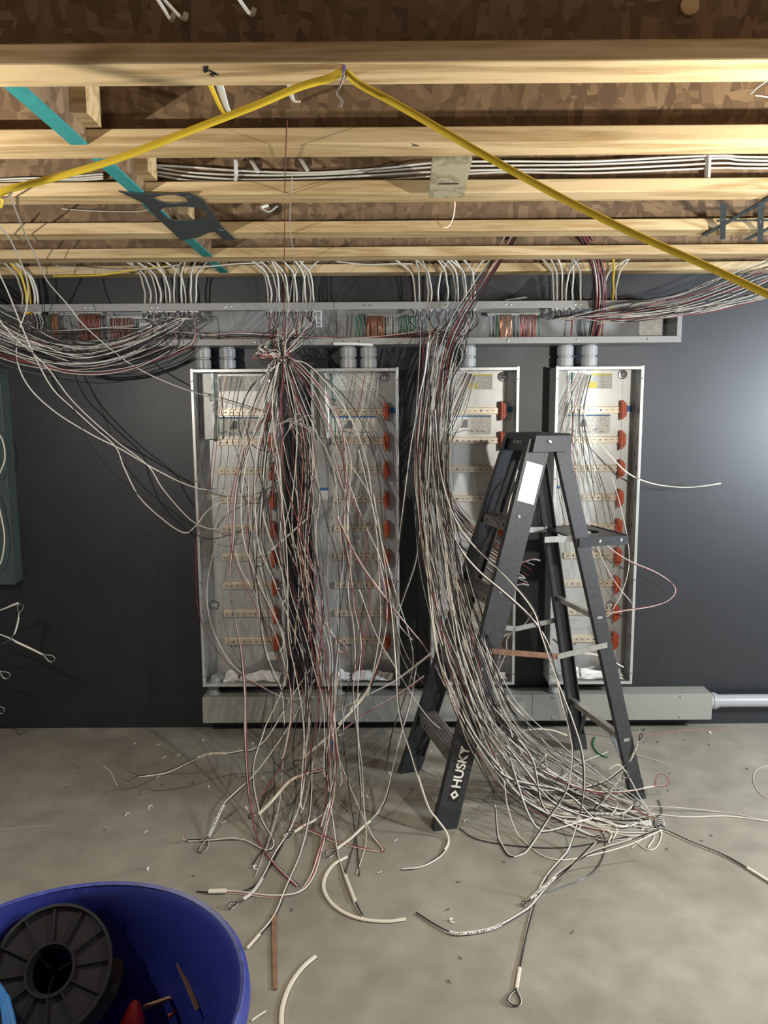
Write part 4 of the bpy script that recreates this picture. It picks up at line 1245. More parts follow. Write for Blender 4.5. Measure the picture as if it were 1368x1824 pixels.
# ---- single wires and cable whips traced one by one
def offs(P, d, tw=0.0):
    out = []
    for i, p in enumerate(P):
        a_ = tw * i
        out.append(p + RT * (d * math.cos(a_)) + UP * (d * math.sin(a_)))
    return out
def whip(pts, conds, label, sleeve=None, loop=0, sm=None, sr=.0058, cat='cable', ink=False, r=.0023, group=None, lw=.34, splay_=0, lang=0):
    base = P3(pts, .003) if not isinstance(pts[0], Vector) else crom(pts, 6)
    t = thing('cable_whip', base[0], label, cat, group)
    n = len(conds)
    for k, c in enumerate(conds):
        nm, cm = CN[c]
        P = floorclamp(offs(base, (k - (n - 1) / 2) * r * 2.1, .10), r)
        MB().tube(P, r, 6).build(nm, cm, t, True)
    L_ = len(base)
    if sleeve:
        i0, i1 = int(sleeve[0] * (L_ - 1)), max(int(sleeve[0] * (L_ - 1)) + 2, int(sleeve[1] * (L_ - 1)))
        seg = floorclamp(base[i0:i1 + 1], sr)
        sl = MB().tube(seg, sr, 8, .72).build('jacket_sleeve', sm or CREAMW, t, True)
        if ink:
            b = MB()
            D = CAM
            for i in range(len(seg) - 1):
                d = seg[i + 1] - seg[i]; ln = d.length
                if ln < 1e-5: continue
                d.normalize()
                toC = (CAM - seg[i]).normalized(); sd = d.cross(toC).normalized(); nn = sd.cross(d).normalized()
                if nn.dot(toC) < 0: nn = -nn
                x = .003
                while x < ln - .002:
                    q = seg[i] + d * x + nn * (sr * .985) + sd * WR.uniform(-.0012, .0012)
                    if WR.random() < .8: b.obox(q, d * WR.uniform(.0006, .0013), sd * WR.uniform(.0012, .0028), nn * .0003)
                    x += WR.uniform(.003, .0055)
            if b.v:
                q = b.build('handwriting', INK, sl); q['kind'] = 'stuff'
    if loop:
        e = base[-1]; d = (base[-1] - base[-3]).normalized()
        toC = (CAM - e).normalized(); sd = d.cross(toC).normalized()
        if lang: d = (d * math.cos(lang) + sd * math.sin(lang)).normalized(); sd = d.cross(toC).normalized()
        lp_ = []
        for a_ in np.linspace(0, 1, 22):
            x = math.sin(math.pi * a_); y = math.sin(2 * math.pi * a_) * lw
            lp_.append(e + d * (loop * x) + sd * (loop * y))
        lp_ = floorclamp(lp_, r)
        MB().tube(lp_, r * .9, 6).build('end_loop', CN[conds[-1]][1], t, True)
        MB().tube(floorclamp([p + toC * .003 + sd * .0015 for p in lp_], r), r * .8, 6).build('end_loop', CN[conds[0]][1], t, True)
    for k in range(splay_):
        e = base[-1]; d = (base[-1] - base[-3]).normalized()
        v_ = (d + Vector((WR.uniform(-.8, .8), WR.uniform(-.8, .8), WR.uniform(-.2, .9)))).normalized()
        MB().tube(floorclamp([e, e + d * .01, e + v_ * .03], .001), .0012, 5).build('bare_end', CN['wbr'[k % 3]][1], t)
    return t
def T(*p): return [(u, v, yA(v)) for u, v in p]
def TY_(y, *p): return [(u, v, y) for u, v in p]
# hanging over the first panel
whip(T((500, 655), (486, 700), (474, 738), (452, 775), (430, 830), (419, 890), (416, 960), (410, 1020), (414, 1080), (428, 1150), (436, 1230), (437, 1320), (443, 1410), (452, 1470), (462, 1500), (490, 1540), (530, 1578)), 'bwr', 'red, white and black wires hanging down over the first panel to the floor')
wire('loose_wire', T((478, 660), (448, 690), (428, 730), (426, 765), (434, 795), (428, 850), (430, 880), (448, 897), (478, 888), (490, 868)), .0022, BLACKW, 'black wire bowing out left over the top of the first panel', None)
wire('loose_wire', T((470, 668), (446, 690), (432, 730), (440, 770), (452, 795), (485, 808)), .0020, BLACKW, 'black wire crossing the label of the first panel to its right edge', None)
wire('loose_wire', T((462, 672), (440, 720), (432, 775), (440, 820), (445, 870), (455, 920), (463, 985), (470, 1040), (488, 1090), (505, 1140), (512, 1190), (500, 1235), (470, 1300)), .0022, WHITEW, 'white wire hanging straight down the right side of the first panel', None)
wire('loose_wire', TY_(-.14, (402, 668), (392, 715), (388, 775), (402, 830), (412, 870), (400, 930), (380, 985), (369, 1045), (373, 1100), (392, 1150), (420, 1190), (470, 1225), (515, 1245), (560, 1240)), .0022, WHITEW, 'white wire looping down the left half of the first panel to the lower wireway', None)
wire('loose_wire', TY_(-.135, (396, 668), (386, 720), (380, 790), (372, 860), (352, 940), (349, 1010), (352, 1080), (368, 1130), (395, 1170), (430, 1205), (480, 1232)), .0017, REDW, 'dull red wire looping past the left edge of the first panel', None)
wire('loose_wire', TY_(-.05, (404, 668), (399, 700), (391, 735), (386, 790), (381, 840), (376, 880)), .0015, COPPERDK, 'thin brown wire hanging inside the first panel', None)
whip(T((566, 900), (556, 915), (540, 930), (512, 955), (486, 978), (474, 990)), 'bw', 'white sleeved whip with an end loop in front of the first panel edge', (.30, .95), .055, NMJ, .0058)
whip(T((562, 1070), (566, 1084), (571, 1097), (584, 1117), (597, 1136)), 'rw', 'white sleeved whip with handwriting, looped end pointing right, mid tangle', (.40, 1.0), .075, NMJ, .0056, ink=True, lw=.2)
whip(T((548, 1040), (535, 1060), (530, 1090), (527, 1112), (525, 1150)), 'bw', 'short brown-grey sleeve with a loop hanging in the gap between panels', (.72, 1.0), .05, mat('aged_jacket', (.50, .42, .30), .5), .0056)
whip(T((552, 1225), (548, 1255), (551, 1275)), 'bw', 'short white sleeve with a bent tip hanging low in the tangle', (.0, .85), 0, NMJ, .0045)
whip(T((674, 1000), (686, 1060), (688, 1110), (680, 1160), (668, 1200), (656, 1228), (630, 1262), (603, 1290)), 'brw', 'upper half of a broad white sleeve at the right side of the tangle', (.70, 1.0), 0, CREAMW, .0085)
whip(T((640, 1235), (615, 1280), (598, 1301), (572, 1323), (545, 1345), (534, 1354)), 'bw', 'broad cream sleeve with a black tip, slanting down left at floor level', (.38, .93), .03, CREAMW, .0085)
whip(T((560, 1180), (520, 1240), (478, 1312), (452, 1335), (430, 1338), (405, 1342), (372, 1343), (340, 1355), (300, 1374), (262, 1381), (246, 1383)), 'bw', 'long black and white whip reaching out left along the floor, sleeved midway', (.50, .68), .055, CREAMW, .0055, ink=True)
whip(T((560, 1210), (510, 1300), (455, 1378), (420, 1412), (399, 1434), (384, 1463), (372, 1490)), 'bw', 'whip slanting down left with a handwritten white sleeve and black loop', (.68, 1.0), .085, NMJ, .0055, ink=True, lw=.15)
whip(T((470, 1300), (450, 1370), (462, 1450), (488, 1500), (475, 1515), (440, 1497), (410, 1493), (370, 1496), (335, 1497)), 'bw', 'grey sleeved whip lying left on the floor with splayed bare ends', (.70, .92), 0, mat('dirty_jacket', (.48, .44, .37), .5), .0050, splay_=6)
whip(T((588, 1300), (585, 1360), (572, 1372), (545, 1378), (515, 1392), (490, 1420), (465, 1446), (452, 1452)), 'bwr', 'thick cream sleeve curving over the floor to a red tip', (.42, .92), .02, CREAMW, .0082)
whip(T((594, 1400), (585, 1440), (565, 1458), (540, 1472), (524, 1482)), 'bw', 'short cream sleeve with a black loop lying under the tangle', (.5, 1.0), .045, CREAMW, .0055, lw=.25)
whip(T((742, 1180), (730, 1250), (714, 1310), (700, 1370), (688, 1420), (672, 1450), (645, 1474), (620, 1498), (600, 1513)), 'bw', 'black and white whip dropping right of the tangle to a long white sleeve', (.70, 1.0), .055, CREAMW, .0058, lw=.25)
whip(T((580, 1330), (584, 1400), (592, 1460), (602, 1520), (610, 1545), (618, 1568), (627, 1592), (636, 1615), (646, 1632)), 'bw', 'whip running straight down to the floor with a tapering cream sleeve', (.60, .84), 0, CREAMW, .0060)
whip(T((600, 1200), (592, 1290), (594, 1370), (586, 1440), (572, 1510), (556, 1560), (530, 1590), (480, 1597), (420, 1590), (372, 1590)), 'wrw', 'white and red wires swinging left along the floor to a cream sleeve by the tub', (.93, 1.0), 0, CREAMW, .0085)
whip(T((590, 1240), (600, 1330), (610, 1370), (640, 1440), (665, 1490), (683, 1515), (650, 1512), (600, 1500), (560, 1482), (520, 1464)), 'rw', 'red and white wires running right down to the floor and turning back left', None)
whip(T((545, 1300), (540, 1400), (520, 1470), (490, 1520), (470, 1560), (450, 1590), (424, 1608)), 'bw', 'clear-sleeved whip ending in a small black loop near the tub', (.70, .95), .035, mat('pale_jacket', (.60, .58, .52), .45), .0058, lw=.3)
whip(T((555, 1350), (552, 1440), (535, 1520), (510, 1580), (490, 1630), (462, 1665), (440, 1690)), 'bw', 'black and white whip ending at the right side of the blue tub', (.86, 1.0), 0, CREAMW, .0050)
wire('loose_wire', T((535, 1250), (522, 1330), (527, 1420), (505, 1500), (470, 1560), (440, 1585), (400, 1590), (350, 1588)), .0021, BLACKW, 'black wire ending behind the sleeve by the blue tub', None)
wire('loose_wire', T((477, 1230), (468, 1290), (480, 1340), (500, 1370), (532, 1395)), .0020, BLACKW, 'black wire hanging left of the tangle and touching the floor', None)
wire('loose_wire', T((488, 1235), (484, 1300), (488, 1370), (488, 1440), (474, 1500), (450, 1540)), .0021, BLACKW, 'black wire dropping straight to the floor left of the tangle', None)
wire('loose_wire', T((525, 1180), (520, 1260), (505, 1350), (498, 1430), (478, 1500), (455, 1560)), .0018, GREYW, 'thin grey wire dropping to the floor through the left of the tangle', None)
o = MB().cyl(at(589, 1318, -.62), at(586, 1346, -.63), .0085, 10).build('blue_tape_band', BLUETAPE, None, True, at(589, 1318, -.62)); tag(o, 'band of blue tape round the neck of the low tangle', 'tape')
# black outer arcs on the second panel
wire('loose_wire', T((516, 642), (560, 660), (608, 700), (640, 745), (664, 800), (676, 862), (679, 900), (684, 960)), .0021, BLACKW, 'black wire arching over the second panel', None)
wire('loose_wire', T((516, 640), (552, 652), (600, 705), (634, 765), (655, 830), (664, 900), (672, 960), (676, 1040), (678, 1110), (668, 1180), (655, 1240)), .0023, WHITEW, 'outer white wire arching down across the second panel', None)
wire('loose_wire', T((516, 642), (556, 690), (590, 770), (618, 850), (648, 930), (676, 990), (694, 1050), (710, 1110), (735, 1140)), .0023, WHITEW, 'long white wire slanting across the second panel to its right edge', None)
wire('loose_wire', T((600, 800), (640, 850), (668, 905), (684, 980), (700, 1030)), .0021, CREAMW, 'cream wire crossing the rails of the second panel', None)
wire('loose_wire', TY_(-.09, (655, 668), (648, 715), (634, 760), (625, 800), (615, 850)), .0019, GREYW, 'grey wire inside the top of the second panel', None)
wire('loose_wire', TY_(-.09, (650, 668), (640, 720), (622, 775), (610, 810)), .0019, REDW, 'red wire inside the top of the second panel', None)
whip(T((600, 830), (610, 862), (616, 880), (620, 920), (619, 955), (622, 975)), 'wr', 'thick cream jacket stub hanging in front of the second panel', (.32, .92), 0, CREAMW, .0072, splay_=4)
# pairs right of the second panel
whip(TY_(-.36, (762, 610), (757, 660), (748, 700), (742, 740), (732, 800), (722, 880), (712, 960), (704, 1040), (702, 1100), (712, 1160), (735, 1210)), 'bw', 'pair of wires bowing across the gap between the second and third panels', None)
whip(TY_(-.42, (768, 760), (766, 820), (760, 880), (748, 940), (740, 1000), (720, 1060), (706, 1105), (716, 1150), (742, 1200), (762, 1230)), 'wb', 'second pair of wires in the gap between the second and third panels', None)
whip(TY_(-.44, (640, 800), (664, 900), (690, 1000), (706, 1060), (728, 1130), (735, 1180), (722, 1240), (700, 1300), (688, 1360)), 'wb', 'white and black pair slanting past the lower right corner of the second panel', None)
whip(TY_(-.46, (600, 920), (640, 1000), (690, 1070), (730, 1120), (762, 1160), (790, 1215), (830, 1290)), 'rw', 'red and white pair slanting under the ladder foot', None)
whip(TY_(-.50, (600, 1265), (650, 1240), (700, 1215), (735, 1190), (768, 1164)), 'gw', 'thin pair rising to the right with a white tag at its tip', (.9, 1.0), 0, NMJ, .0035)
whip(TY_(-.52, (610, 1300), (660, 1265), (705, 1240), (755, 1205)), 'rg', 'thin red and grey pair rising right, low beside the ladder', None)
wire('loose_wire', TY_(-.62, (640, 1050), (670, 1130), (705, 1190), (760, 1275), (810, 1315), (850, 1330), (900, 1370)), .0020, WHITEW, 'white wire running across the lowest ladder step', None)
whip([(664, 880, -.40), (684, 1000, -.50), (697, 1090, -.70), (705, 1180, -.92)] + TY_(-.96, (712, 1270), (735, 1350), (762, 1434), (778, 1458), (796, 1484), (798, 1505), (782, 1526), (750, 1544), (716, 1549)), 'bw', 'whip curling round the near ladder foot, sleeved at its end', (.45, .80), 0, CREAMW, .0052)
# the right bundle's own whips
whip([(768, 740, -.35), (771, 800, -.42), (776, 860, -.62), (790, 915, -.85)] + TY_(-.98, (815, 970), (850, 1015), (900, 1058), (945, 1100), (975, 1145), (990, 1200), (1000, 1245), (1015, 1300), (1020, 1345), (1010, 1405), (975, 1460), (935, 1518), (908, 1524), (888, 1495), (882, 1436)), 'wb', 'long pair slanting behind the near ladder rail and looping on the floor', None)
whip([(774, 730, -.35), (778, 790, -.42), (786, 850, -.62), (805, 912, -.85)] + TY_(-1.0, (838, 965), (905, 1030), (950, 1085), (965, 1130), (985, 1190), (1003, 1240), (1018, 1280), (1036, 1340), (1040, 1400), (1030, 1460), (1010, 1520), (975, 1560), (955, 1600), (938, 1660), (926, 1725), (920, 1762)), 'bw', 'long whip running forward over the floor to the lowest looped end', (.955, 1.0), .055, CREAMW, .0050, lw=.3)
whip([(u, v, -1.3) for u, v in ((1060, 1500), (1020, 1540), (975, 1580), (940, 1620), (898, 1645), (870, 1657), (835, 1663), (806, 1663), (775, 1648), (742, 1626))], 'bw', 'handwritten white sleeve lying in the middle of the open floor', (.48, .80), 0, NMJ, .0056, ink=True)
whip([(u, v, -1.2) for u, v in ((1175, 1478), (1110, 1500), (1050, 1520), (1000, 1552), (975, 1575), (955, 1592), (938, 1607))], 'bw', 'handwritten sleeve slanting down left in front of the wire heap', (.58, .95), .02, NMJ, .0052, ink=True)
wire('loose_wire', [(u, v, -.9) for u, v in ((898, 1390), (905, 1440), (925, 1490), (960, 1520), (1000, 1532), (1060, 1522), (1120, 1505), (1180, 1478))], .0022, WHITEW, 'white wire looping round the front of the floor heap', None)
wire('loose_wire', [(u, v, -.9) for u, v in ((818, 1475), (850, 1495), (920, 1507), (1000, 1510), (1070, 1500), (1120, 1490))], .0020, BLACKW, 'black wire lying across the floor from the near ladder foot', None)
whip([(u, v, -.7) for u, v in ((905, 1395), (960, 1408), (1020, 1406), (1070, 1395), (1100, 1376), (1121, 1356), (1132, 1334), (1138, 1318))], 'bw', 'whip rising from the floor by the far right ladder leg with a marked sleeve', (.72, .93), .03, NMJ, .0050, ink=True, lw=.15)
whip([(u, v, -.72) for u, v in ((890, 1330), (950, 1365), (1010, 1395), (1060, 1410), (1100, 1411), (1135, 1407), (1150, 1403), (1166, 1400))], 'rw', 'whip with a white sleeve and open loop right of the near rear ladder foot', (.82, 1.0), .06, NMJ, .0050, lw=.4, lang=-.5)
for i in range(5):
    d = i * 5
    whip([(u, v + d * .9 - 8, -.85) for u, v in ((846 + (17, -6, 30, 4, 44)[i], 1290 - 9 * i), (905 + (22, -12, 40, 6, 12)[i], 1368 + (0, 14, -22, 30, 4)[i]), (985 + (0, 18, -12, 26, -20)[i], 1432 + (6, -18, 12, 28, 40)[i]), (1060, 1468 - d), (1105, 1482 - d), (1130, 1476 - d), (1150, 1472 - d * .6), (1166, 1470 - d * .4))], 'bw', ('topmost', 'second', 'middle', 'fourth', 'lowest')[i] + ' handwritten sleeve of the five looped together at the heap end', (.66, .97), .035, NMJ, .0048, ink=True, lw=.3, group='sleeves looped together')
for i, (pts, lab) in enumerate((([(1060, 1440), (1080, 1420), (1095, 1398), (1108, 1386)], 'short marked sleeve standing up in the heap behind the others'), ([(1000, 1440), (1055, 1450), (1105, 1450), (1128, 1435)], 'marked sleeve bent back on itself in the middle of the heap'),
                                ([(980, 1445), (1005, 1465), (1030, 1478), (1058, 1490)], 'plain white sleeve slanting in the front of the heap'), ([(950, 1372), (960, 1360), (972, 1345), (970, 1356)], 'small pink-grey sleeve curled up at the back of the heap'))):
    whip([(u, v, -.8) for u, v in pts], 'bw', lab, (.3, .95), .03, NMJ if i != 3 else mat('dirty_jacket', (.48, .44, .37), .5), .0046, ink=i < 2, lw=.4)
wire('loose_wire', [(u, v, -.8) for u, v in ((1060, 1430), (1100, 1440), (1150, 1448), (1220, 1455), (1300, 1454), (1390, 1466))], .0022, WHITEW, 'white wire running off along the floor to the right, upper one', None)
wire('loose_wire', [(u, v, -.8) for u, v in ((1130, 1436), (1200, 1438), (1280, 1446), (1330, 1454), (1400, 1470))], .0019, GREYW, 'thin grey wire running off along the floor to the right', None)
whip([(u, v, -.8) for u, v in ((1130, 1472), (1180, 1478), (1230, 1500), (1290, 1524), (1340, 1552), (1400, 1590))], 'wb', 'white cable running off to the lower right along the floor', (.78, 1.0), 0, CREAMW, .0055)
wire('loose_wire', [(u, v, -.8) for u, v in ((1085, 1370), (1102, 1362), (1118, 1380), (1140, 1420), (1160, 1450), (1178, 1478), (1172, 1505), (1155, 1514), (1130, 1498))], .0020, WHITEW, 'white wire looping past the near rear ladder foot', None)
wire('loose_wire', [(u, v, -.8) for u, v in ((1040, 1440), (1065, 1470), (1078, 1500), (1070, 1535), (1045, 1562), (1000, 1580), (975, 1590))], .0019, BLACKW, 'black wire curling forward from the heap', None)
wire('loose_wire', [(u, v, -.8) for u, v in ((908, 1335), (915, 1308), (940, 1300), (980, 1300), (1010, 1310))], .0026, CREAMW, 'white wire arched on the floor behind the heap', None)
for i in range(16):
    u0 = WR.uniform(880, 980); v0 = 1350 + (u0 - 880) * .6 + WR.uniform(-15, 40)
    L_ = WR.uniform(120, 230)
    pts = [(u0 + L_ * f, v0 + L_ * f * (.55 - .30 * f) + WR.uniform(-7, 7), -.8) for f in (0, .25, .5, .75, 1)]
    if i % 3 == 0: pts += [(pts[-1][0] + 20, pts[-1][1] - 12, -.8), (pts[-1][0] + 14, pts[-1][1] - 34, -.8)]
    c = 'wbwgb'[i % 5]
    wire('loose_wire', [(u, v, -.62) for u, v, y in pts], .0019, CN[c][1], {'w': 'white', 'b': 'black', 'g': 'dull white'}[c] + ' wire lying in the heap between the ladder feet', {'w': 'white', 'b': 'black', 'g': 'dull white'}[c] + ' wires in the floor heap')
# strays in the panel behind the ladder
whip(TY_(-.12, (1034, 720), (1055, 772), (1090, 815), (1122, 845), (1165, 862), (1215, 868), (1250, 866), (1284, 861)), 'ww', 'pair of white wires sticking out right past the fourth panel', None, r=.0018)
whip(TY_(-.13, (1062, 955), (1088, 978), (1122, 1000), (1165, 1018), (1196, 1038), (1204, 1054), (1190, 1070), (1160, 1080), (1120, 1086), (1084, 1092)), 'rw', 'red and white pair bulging out beyond the right edge of the fourth panel', None, r=.0017)
wire('loose_wire', TY_(-.12, (1090, 850), (1105, 900), (1118, 960), (1120, 1010), (1108, 1055), (1092, 1085)), .0019, WHITEW, 'white wire curving down the right side of the fourth panel', None)
wire('loose_wire', TY_(-.12, (1060, 960), (1075, 1000), (1098, 1040), (1122, 1070), (1131, 1080)), .0018, WHITEW, 'white wire slanting to the right edge of the fourth panel', None)
wire('loose_wire', TY_(-.2, (1000, 1098), (1040, 1101), (1080, 1098), (1094, 1088)), .0018, GREYW, 'grey wire low across the rails of the fourth panel', None)
whip(TY_(-.3, (985, 1138), (1010, 1158), (1040, 1163), (1075, 1170), (1110, 1188)), 'gw', 'grey pair with a white tag low in front of the fourth panel', (.92, 1.0), 0, NMJ, .004)
wire('loose_wire', TY_(-.5, (936, 855), (918, 870), (908, 895), (905, 920), (915, 945)), .0030, CREAMW, 'cream wire curling behind the top of the near ladder rail', None)
for i, (u, v) in enumerate(((962, 998), (942, 1042), (936, 1030))):
    whip(TY_(-.16, (u - 70, v + 8 * i), (u - 40, v + 5), (u - 15, v - 2), (u, v)), 'wr', ('upper', 'lower', 'middle')[i] + ' short white-tipped stub between the ladder rails', (.75, 1.0), 0, NMJ, .0042)
wire('loose_wire', TY_(-.3, (948, 1090), (936, 1110), (905, 1135), (902, 1160), (890, 1190), (880, 1215)), .0022, GREYW, 'grey wire hanging behind the near ladder rail', None)

# left wires: from the joists over to the first panel
wire('loose_wire', [at(*x) for x in ((6, 338, -1.38), (16, 345, -1.32), (30, 380, -1.10), (48, 425, -.82), (62, 452, -.68), (84, 500, -.52), (118, 540, -.42), (150, 580, -.36), (205, 628, -.30), (252, 660, -.26), (320, 690, -.20), (400, 715, -.16), (470, 735, -.12))], .0024, GREYW, 'pale wire from the cord hook running down right into the first panel top', None)
wire('loose_wire', [at(*x) for x in ((-8, 395, -1.02), (14, 420, -.86), (34, 460, -.66), (48, 500, -.52), (48, 545, -.42), (34, 590, -.38), (30, 640, -.36), (52, 690, -.33), (100, 735, -.30), (165, 775, -.28), (215, 800, -.26), (280, 838, -.24), (340, 866, -.20), (390, 874, -.17), (430, 868, -.15), (470, 845, -.15), (486, 815, -.16))], .0027, WHITEW, 'white wire looping down the left wall and into the middle of the first panel', None)
wire('loose_wire', [at(*x) for x in ((-10, 470, -.6), (14, 520, -.5), (36, 575, -.42), (62, 635, -.37), (92, 690, -.33), (126, 724, -.30), (168, 762, -.28), (205, 795, -.26), (222, 835, -.24), (248, 885, -.22), (290, 925, -.20), (328, 949, -.18), (350, 935, -.16), (375, 905, -.15), (430, 880, -.14), (470, 868, -.14))], .0025, WHITEW, 'white wire sagging lowest across the black wall left of the first panel', None)
wire('loose_wire', [at(*x) for x in ((-10, 560, -.45), (25, 600, -.40), (80, 650, -.36), (130, 715, -.31), (200, 780, -.27), (262, 828, -.25), (288, 868, -.23), (325, 912, -.20), (352, 934, -.17), (385, 942, -.15), (420, 925, -.14))], .0023, WHITEW, 'white wire across the black wall ending low in the first panel', None)
wire('loose_wire', [at(*x) for x in ((78, 540, -.25), (84, 600, -.30), (96, 660, -.32), (130, 725, -.31), (160, 790, -.27), (210, 850, -.24), (270, 898, -.22), (345, 950, -.17), (380, 960, -.15), (430, 945, -.14))], .0018, BLACKW, 'black wire hardly visible against the black wall left of the first panel', None)
wire('loose_wire', [at(*x) for x in ((20, 592, -.12), (70, 590, -.13), (130, 588, -.13), (180, 584, -.14), (240, 580, -.14))], .0019, WHITEW, 'straight white wire across the left ground bars', None)
# left edge ends hanging by the cabinet
whip([at(*x) for x in ((-10, 1090, -.3), (8, 1084, -.3), (22, 1078, -.3), (33, 1074, -.3))], 'ww', 'short white wire ends sticking in at the left edge under the cabinet', None)
whip([at(*x) for x in ((-14, 1155, -.3), (10, 1145, -.3), (24, 1132, -.3), (31, 1112, -.3), (35, 1092, -.3))], 'bw', 'upright sleeved whip with a loop at the left edge of the wall', (.55, .95), .04, NMJ, .0052, lw=.3)
whip([at(*x) for x in ((-14, 1126, -.3), (14, 1136, -.3), (34, 1146, -.3), (56, 1156, -.3), (78, 1167, -.3))], 'bw', 'sleeved whip pointing right with a loop at the left edge of the wall', (.45, .98), .05, CREAMW, .0052, lw=.25)
for i, (u, v) in enumerate(((10, 1200), (0, 1262))):
    whip([at(u - 40, v - 12, -.3), at(u - 20, v - 8, -.3), at(u - 10, v - 3, -.3)], 'bw', ('upper', 'lower')[i] + ' of two bare loops just inside the left edge', None, .045, lw=.3)
for i, pts in enumerate((((-6, 765), (6, 790), (8, 820), (-4, 850)), ((-8, 880), (2, 920), (8, 960), (2, 1000), (-8, 1010)))):
    wire('loose_wire', [at(u, v, -.16) for u, v in pts], .0030, CREAMW, ('upper', 'lower')[i] + ' cream wire bulging over the green-grey cabinet', None)
# ================================================================== YELLOW CORD, CEILING CABLES, BAG, FLOOR LITTER
# the cord of the work lamps, tied up under the nearest joist
tie = at(613, 139, -2.02)
tie.z = ZB - .010
cordp = [Vector((-1.35, -2.250, 1.708)), Vector((-1.34, -2.30, 1.74)), Vector((-1.22, -2.22, 1.88)), at(-60, 372, -1.95), at(5, 341, -1.93), at(95, 317, -1.93), at(200, 286, -1.94), at(330, 236, -1.96), at(450, 190, -1.98), at(530, 156, -2.0), at(585, 140, -2.01), tie,
         at(640, 150, -2.02), at(700, 182, -2.02), at(780, 228, -2.03), at(880, 286, -2.04), at(1000, 352, -2.05), at(1120, 412, -2.06), at(1250, 470, -2.07), at(1380, 530, -2.09), at(1520, 592, -2.10), at(1700, 660, -2.12), Vector((1.25, -2.28, 1.66)), Vector((1.22, -2.205, 1.606))]
t = thing('lamp_cord', tie, 'thick yellow cord swagged from a tie under the nearest joist', 'cord')
MB().tube(crom(cordp, 7), .0066, 10).build('cord', YELLOWJ, t, True)
MB().tube([tie + Vector((0.006 * math.sin(a_) * .3, .010 * math.cos(a_), .010 * math.sin(a_))) for a_ in np.linspace(0, 6.28 * 3, 36)], .0020, 5).build('tie', PURPLE, t, True)
MB().tube(crom([tie + Vector((0, -.008, -.008)), at(606, 152, -2.03), at(601, 166, -2.03), at(609, 178, -2.03), at(606, 190, -2.03)], 5), .0022, 5).build('tie_tail', GREYW, t, True)
MB().tube(crom([tie + Vector((.002, 0, .0)), tie + Vector((.004, .002, .022))], 5), .0014, 5).build('staple', CHROME, t)
hk = crom([at(4, 332, -1.93), at(-4, 343, -1.93), at(4, 352, -1.93), at(14, 350, -1.93), at(22, 342, -1.93), at(14, 332, -1.93)], 6)
tag(MB().tube(hk, .0016, 5).build('hook_wire', GREYW, None, True, hk[0]), 'grey wire loop holding the cord at the left edge', 'wire')

# white cables along the web of the third joist
yw = CAM.y + JD[2] - .049 - .014
for i in range(4):
    dz = (i - 1.5) * .0105
    pts = []
    for u, v in ((-80, 322), (0, 319), (90, 317), (185, 312)) if False else ((-120, 330), (20, 321), (110, 318), (184, 312)):
        p = at(u, v, yw - .006 * (i % 2)); pts.append(Vector((p.x, p.y, max(ZB + .040, p.z + dz * .6))))
    if i < 3:
        o = MB().tube(crom(pts), .0045, 8, .6).build('ceiling_cable', NMJ, None, True, pts[0])
        tag(o, 'white cable along the joist web left of the teal blocking, ' + ('lowest', 'middle', 'topmost')[i] + ' of three', 'cable', 'cables left of the blocking')
    pts = []
    for u, v in ((236, 298), (270, 302), (340, 310), (440, 316), (560, 316), (680, 309), (782, 301), (900, 298), (1050, 298), (1200, 292), (1290, 287), (1400, 290)):
        p = at(u, v, yw - .006 * (i % 2)); pts.append(Vector((p.x, p.y, max(ZB + .040, p.z + dz + WR.uniform(-.003, .003)))))
    pts += [Vector((2.2, pts[-1].y, pts[-1].z)), Vector((3.4, pts[-1].y, pts[-1].z - .01))]
    o = MB().tube(crom(pts), .0045, 8, .6).build('ceiling_cable', NMJ, None, True, pts[0])
    tag(o, 'white cable running along the third joist web, ' + ('lowest', 'second lowest', 'second highest', 'topmost')[i] + ' of four', 'cable', 'cables along the third joist')
for u in (420, 800, 1262):
    p = at(u, 300, yw - .012)
    tag(MB().bbox((p.x - .004, yw - .020, ZB + .037), (p.x + .004, yw + .006, ZB + .095), .002).build('cable_staple', NMJ, None, False, p), 'small staple strap over the white joist cables, ' + {420: 'left', 800: 'middle', 1262: 'right'}[u] + ' one', 'staple')
def ccable(pts, m, lab, r=.0050):
    P = crom(pts, 6)
    tag(MB().tube(P, r, 8, .6).build('ceiling_cable', m, None, True, P[0]), lab, 'cable')
y2 = CAM.y + JD[1] - .049
for k, (u0, v0, u1, v1, m, lab) in enumerate(((362, 150, 398, 200, YELLOWJ, 'yellow cable end coming through the nearest gap in the joists'), (384, 150, 404, 197, NMJ, 'white cable beside the yellow cable between the nearest joists, upper'), (389, 154, 409, 201, NMJ, 'white cable beside the yellow cable between the nearest joists, lower'),
                                          (512, 150, 522, 178, NMJ, 'short white cable hanging between the nearest joists above the hanger wire'))):
    a_, b_ = at(u0 - 8, v0 - 16, CAM.y + JD[0] + .01), at(u1, v1, y2 - .03)
    a_.z = max(a_.z, ZB + .06)
    ccable([a_, a_.lerp(b_, .5) + Vector((0, 0, -.006)), b_, b_ + Vector((.012, .024, .006))], m, lab)
for (u0, v0, u1, v1, u2, v2, lab) in ((278, -18, 300, 8, 326, 34, 'wide white cable loop hanging at the top of the picture'), (275, -10, 292, 16, 304, 36, 'narrow white cable end at the top of the picture'), (420, -10, 434, 10, 447, 26, 'short white cable end right of the loop at the top')):
    yy = CAM.y + JD[0] - .13
    ccable([at(u0, v0, yy + .0), at(u1, v1, yy + .02), at(u2, v2, yy + .06), at(u2 + 6, v2 - 10, yy + .075)], NMJ, lab)
y3 = CAM.y + JD[2] - .049
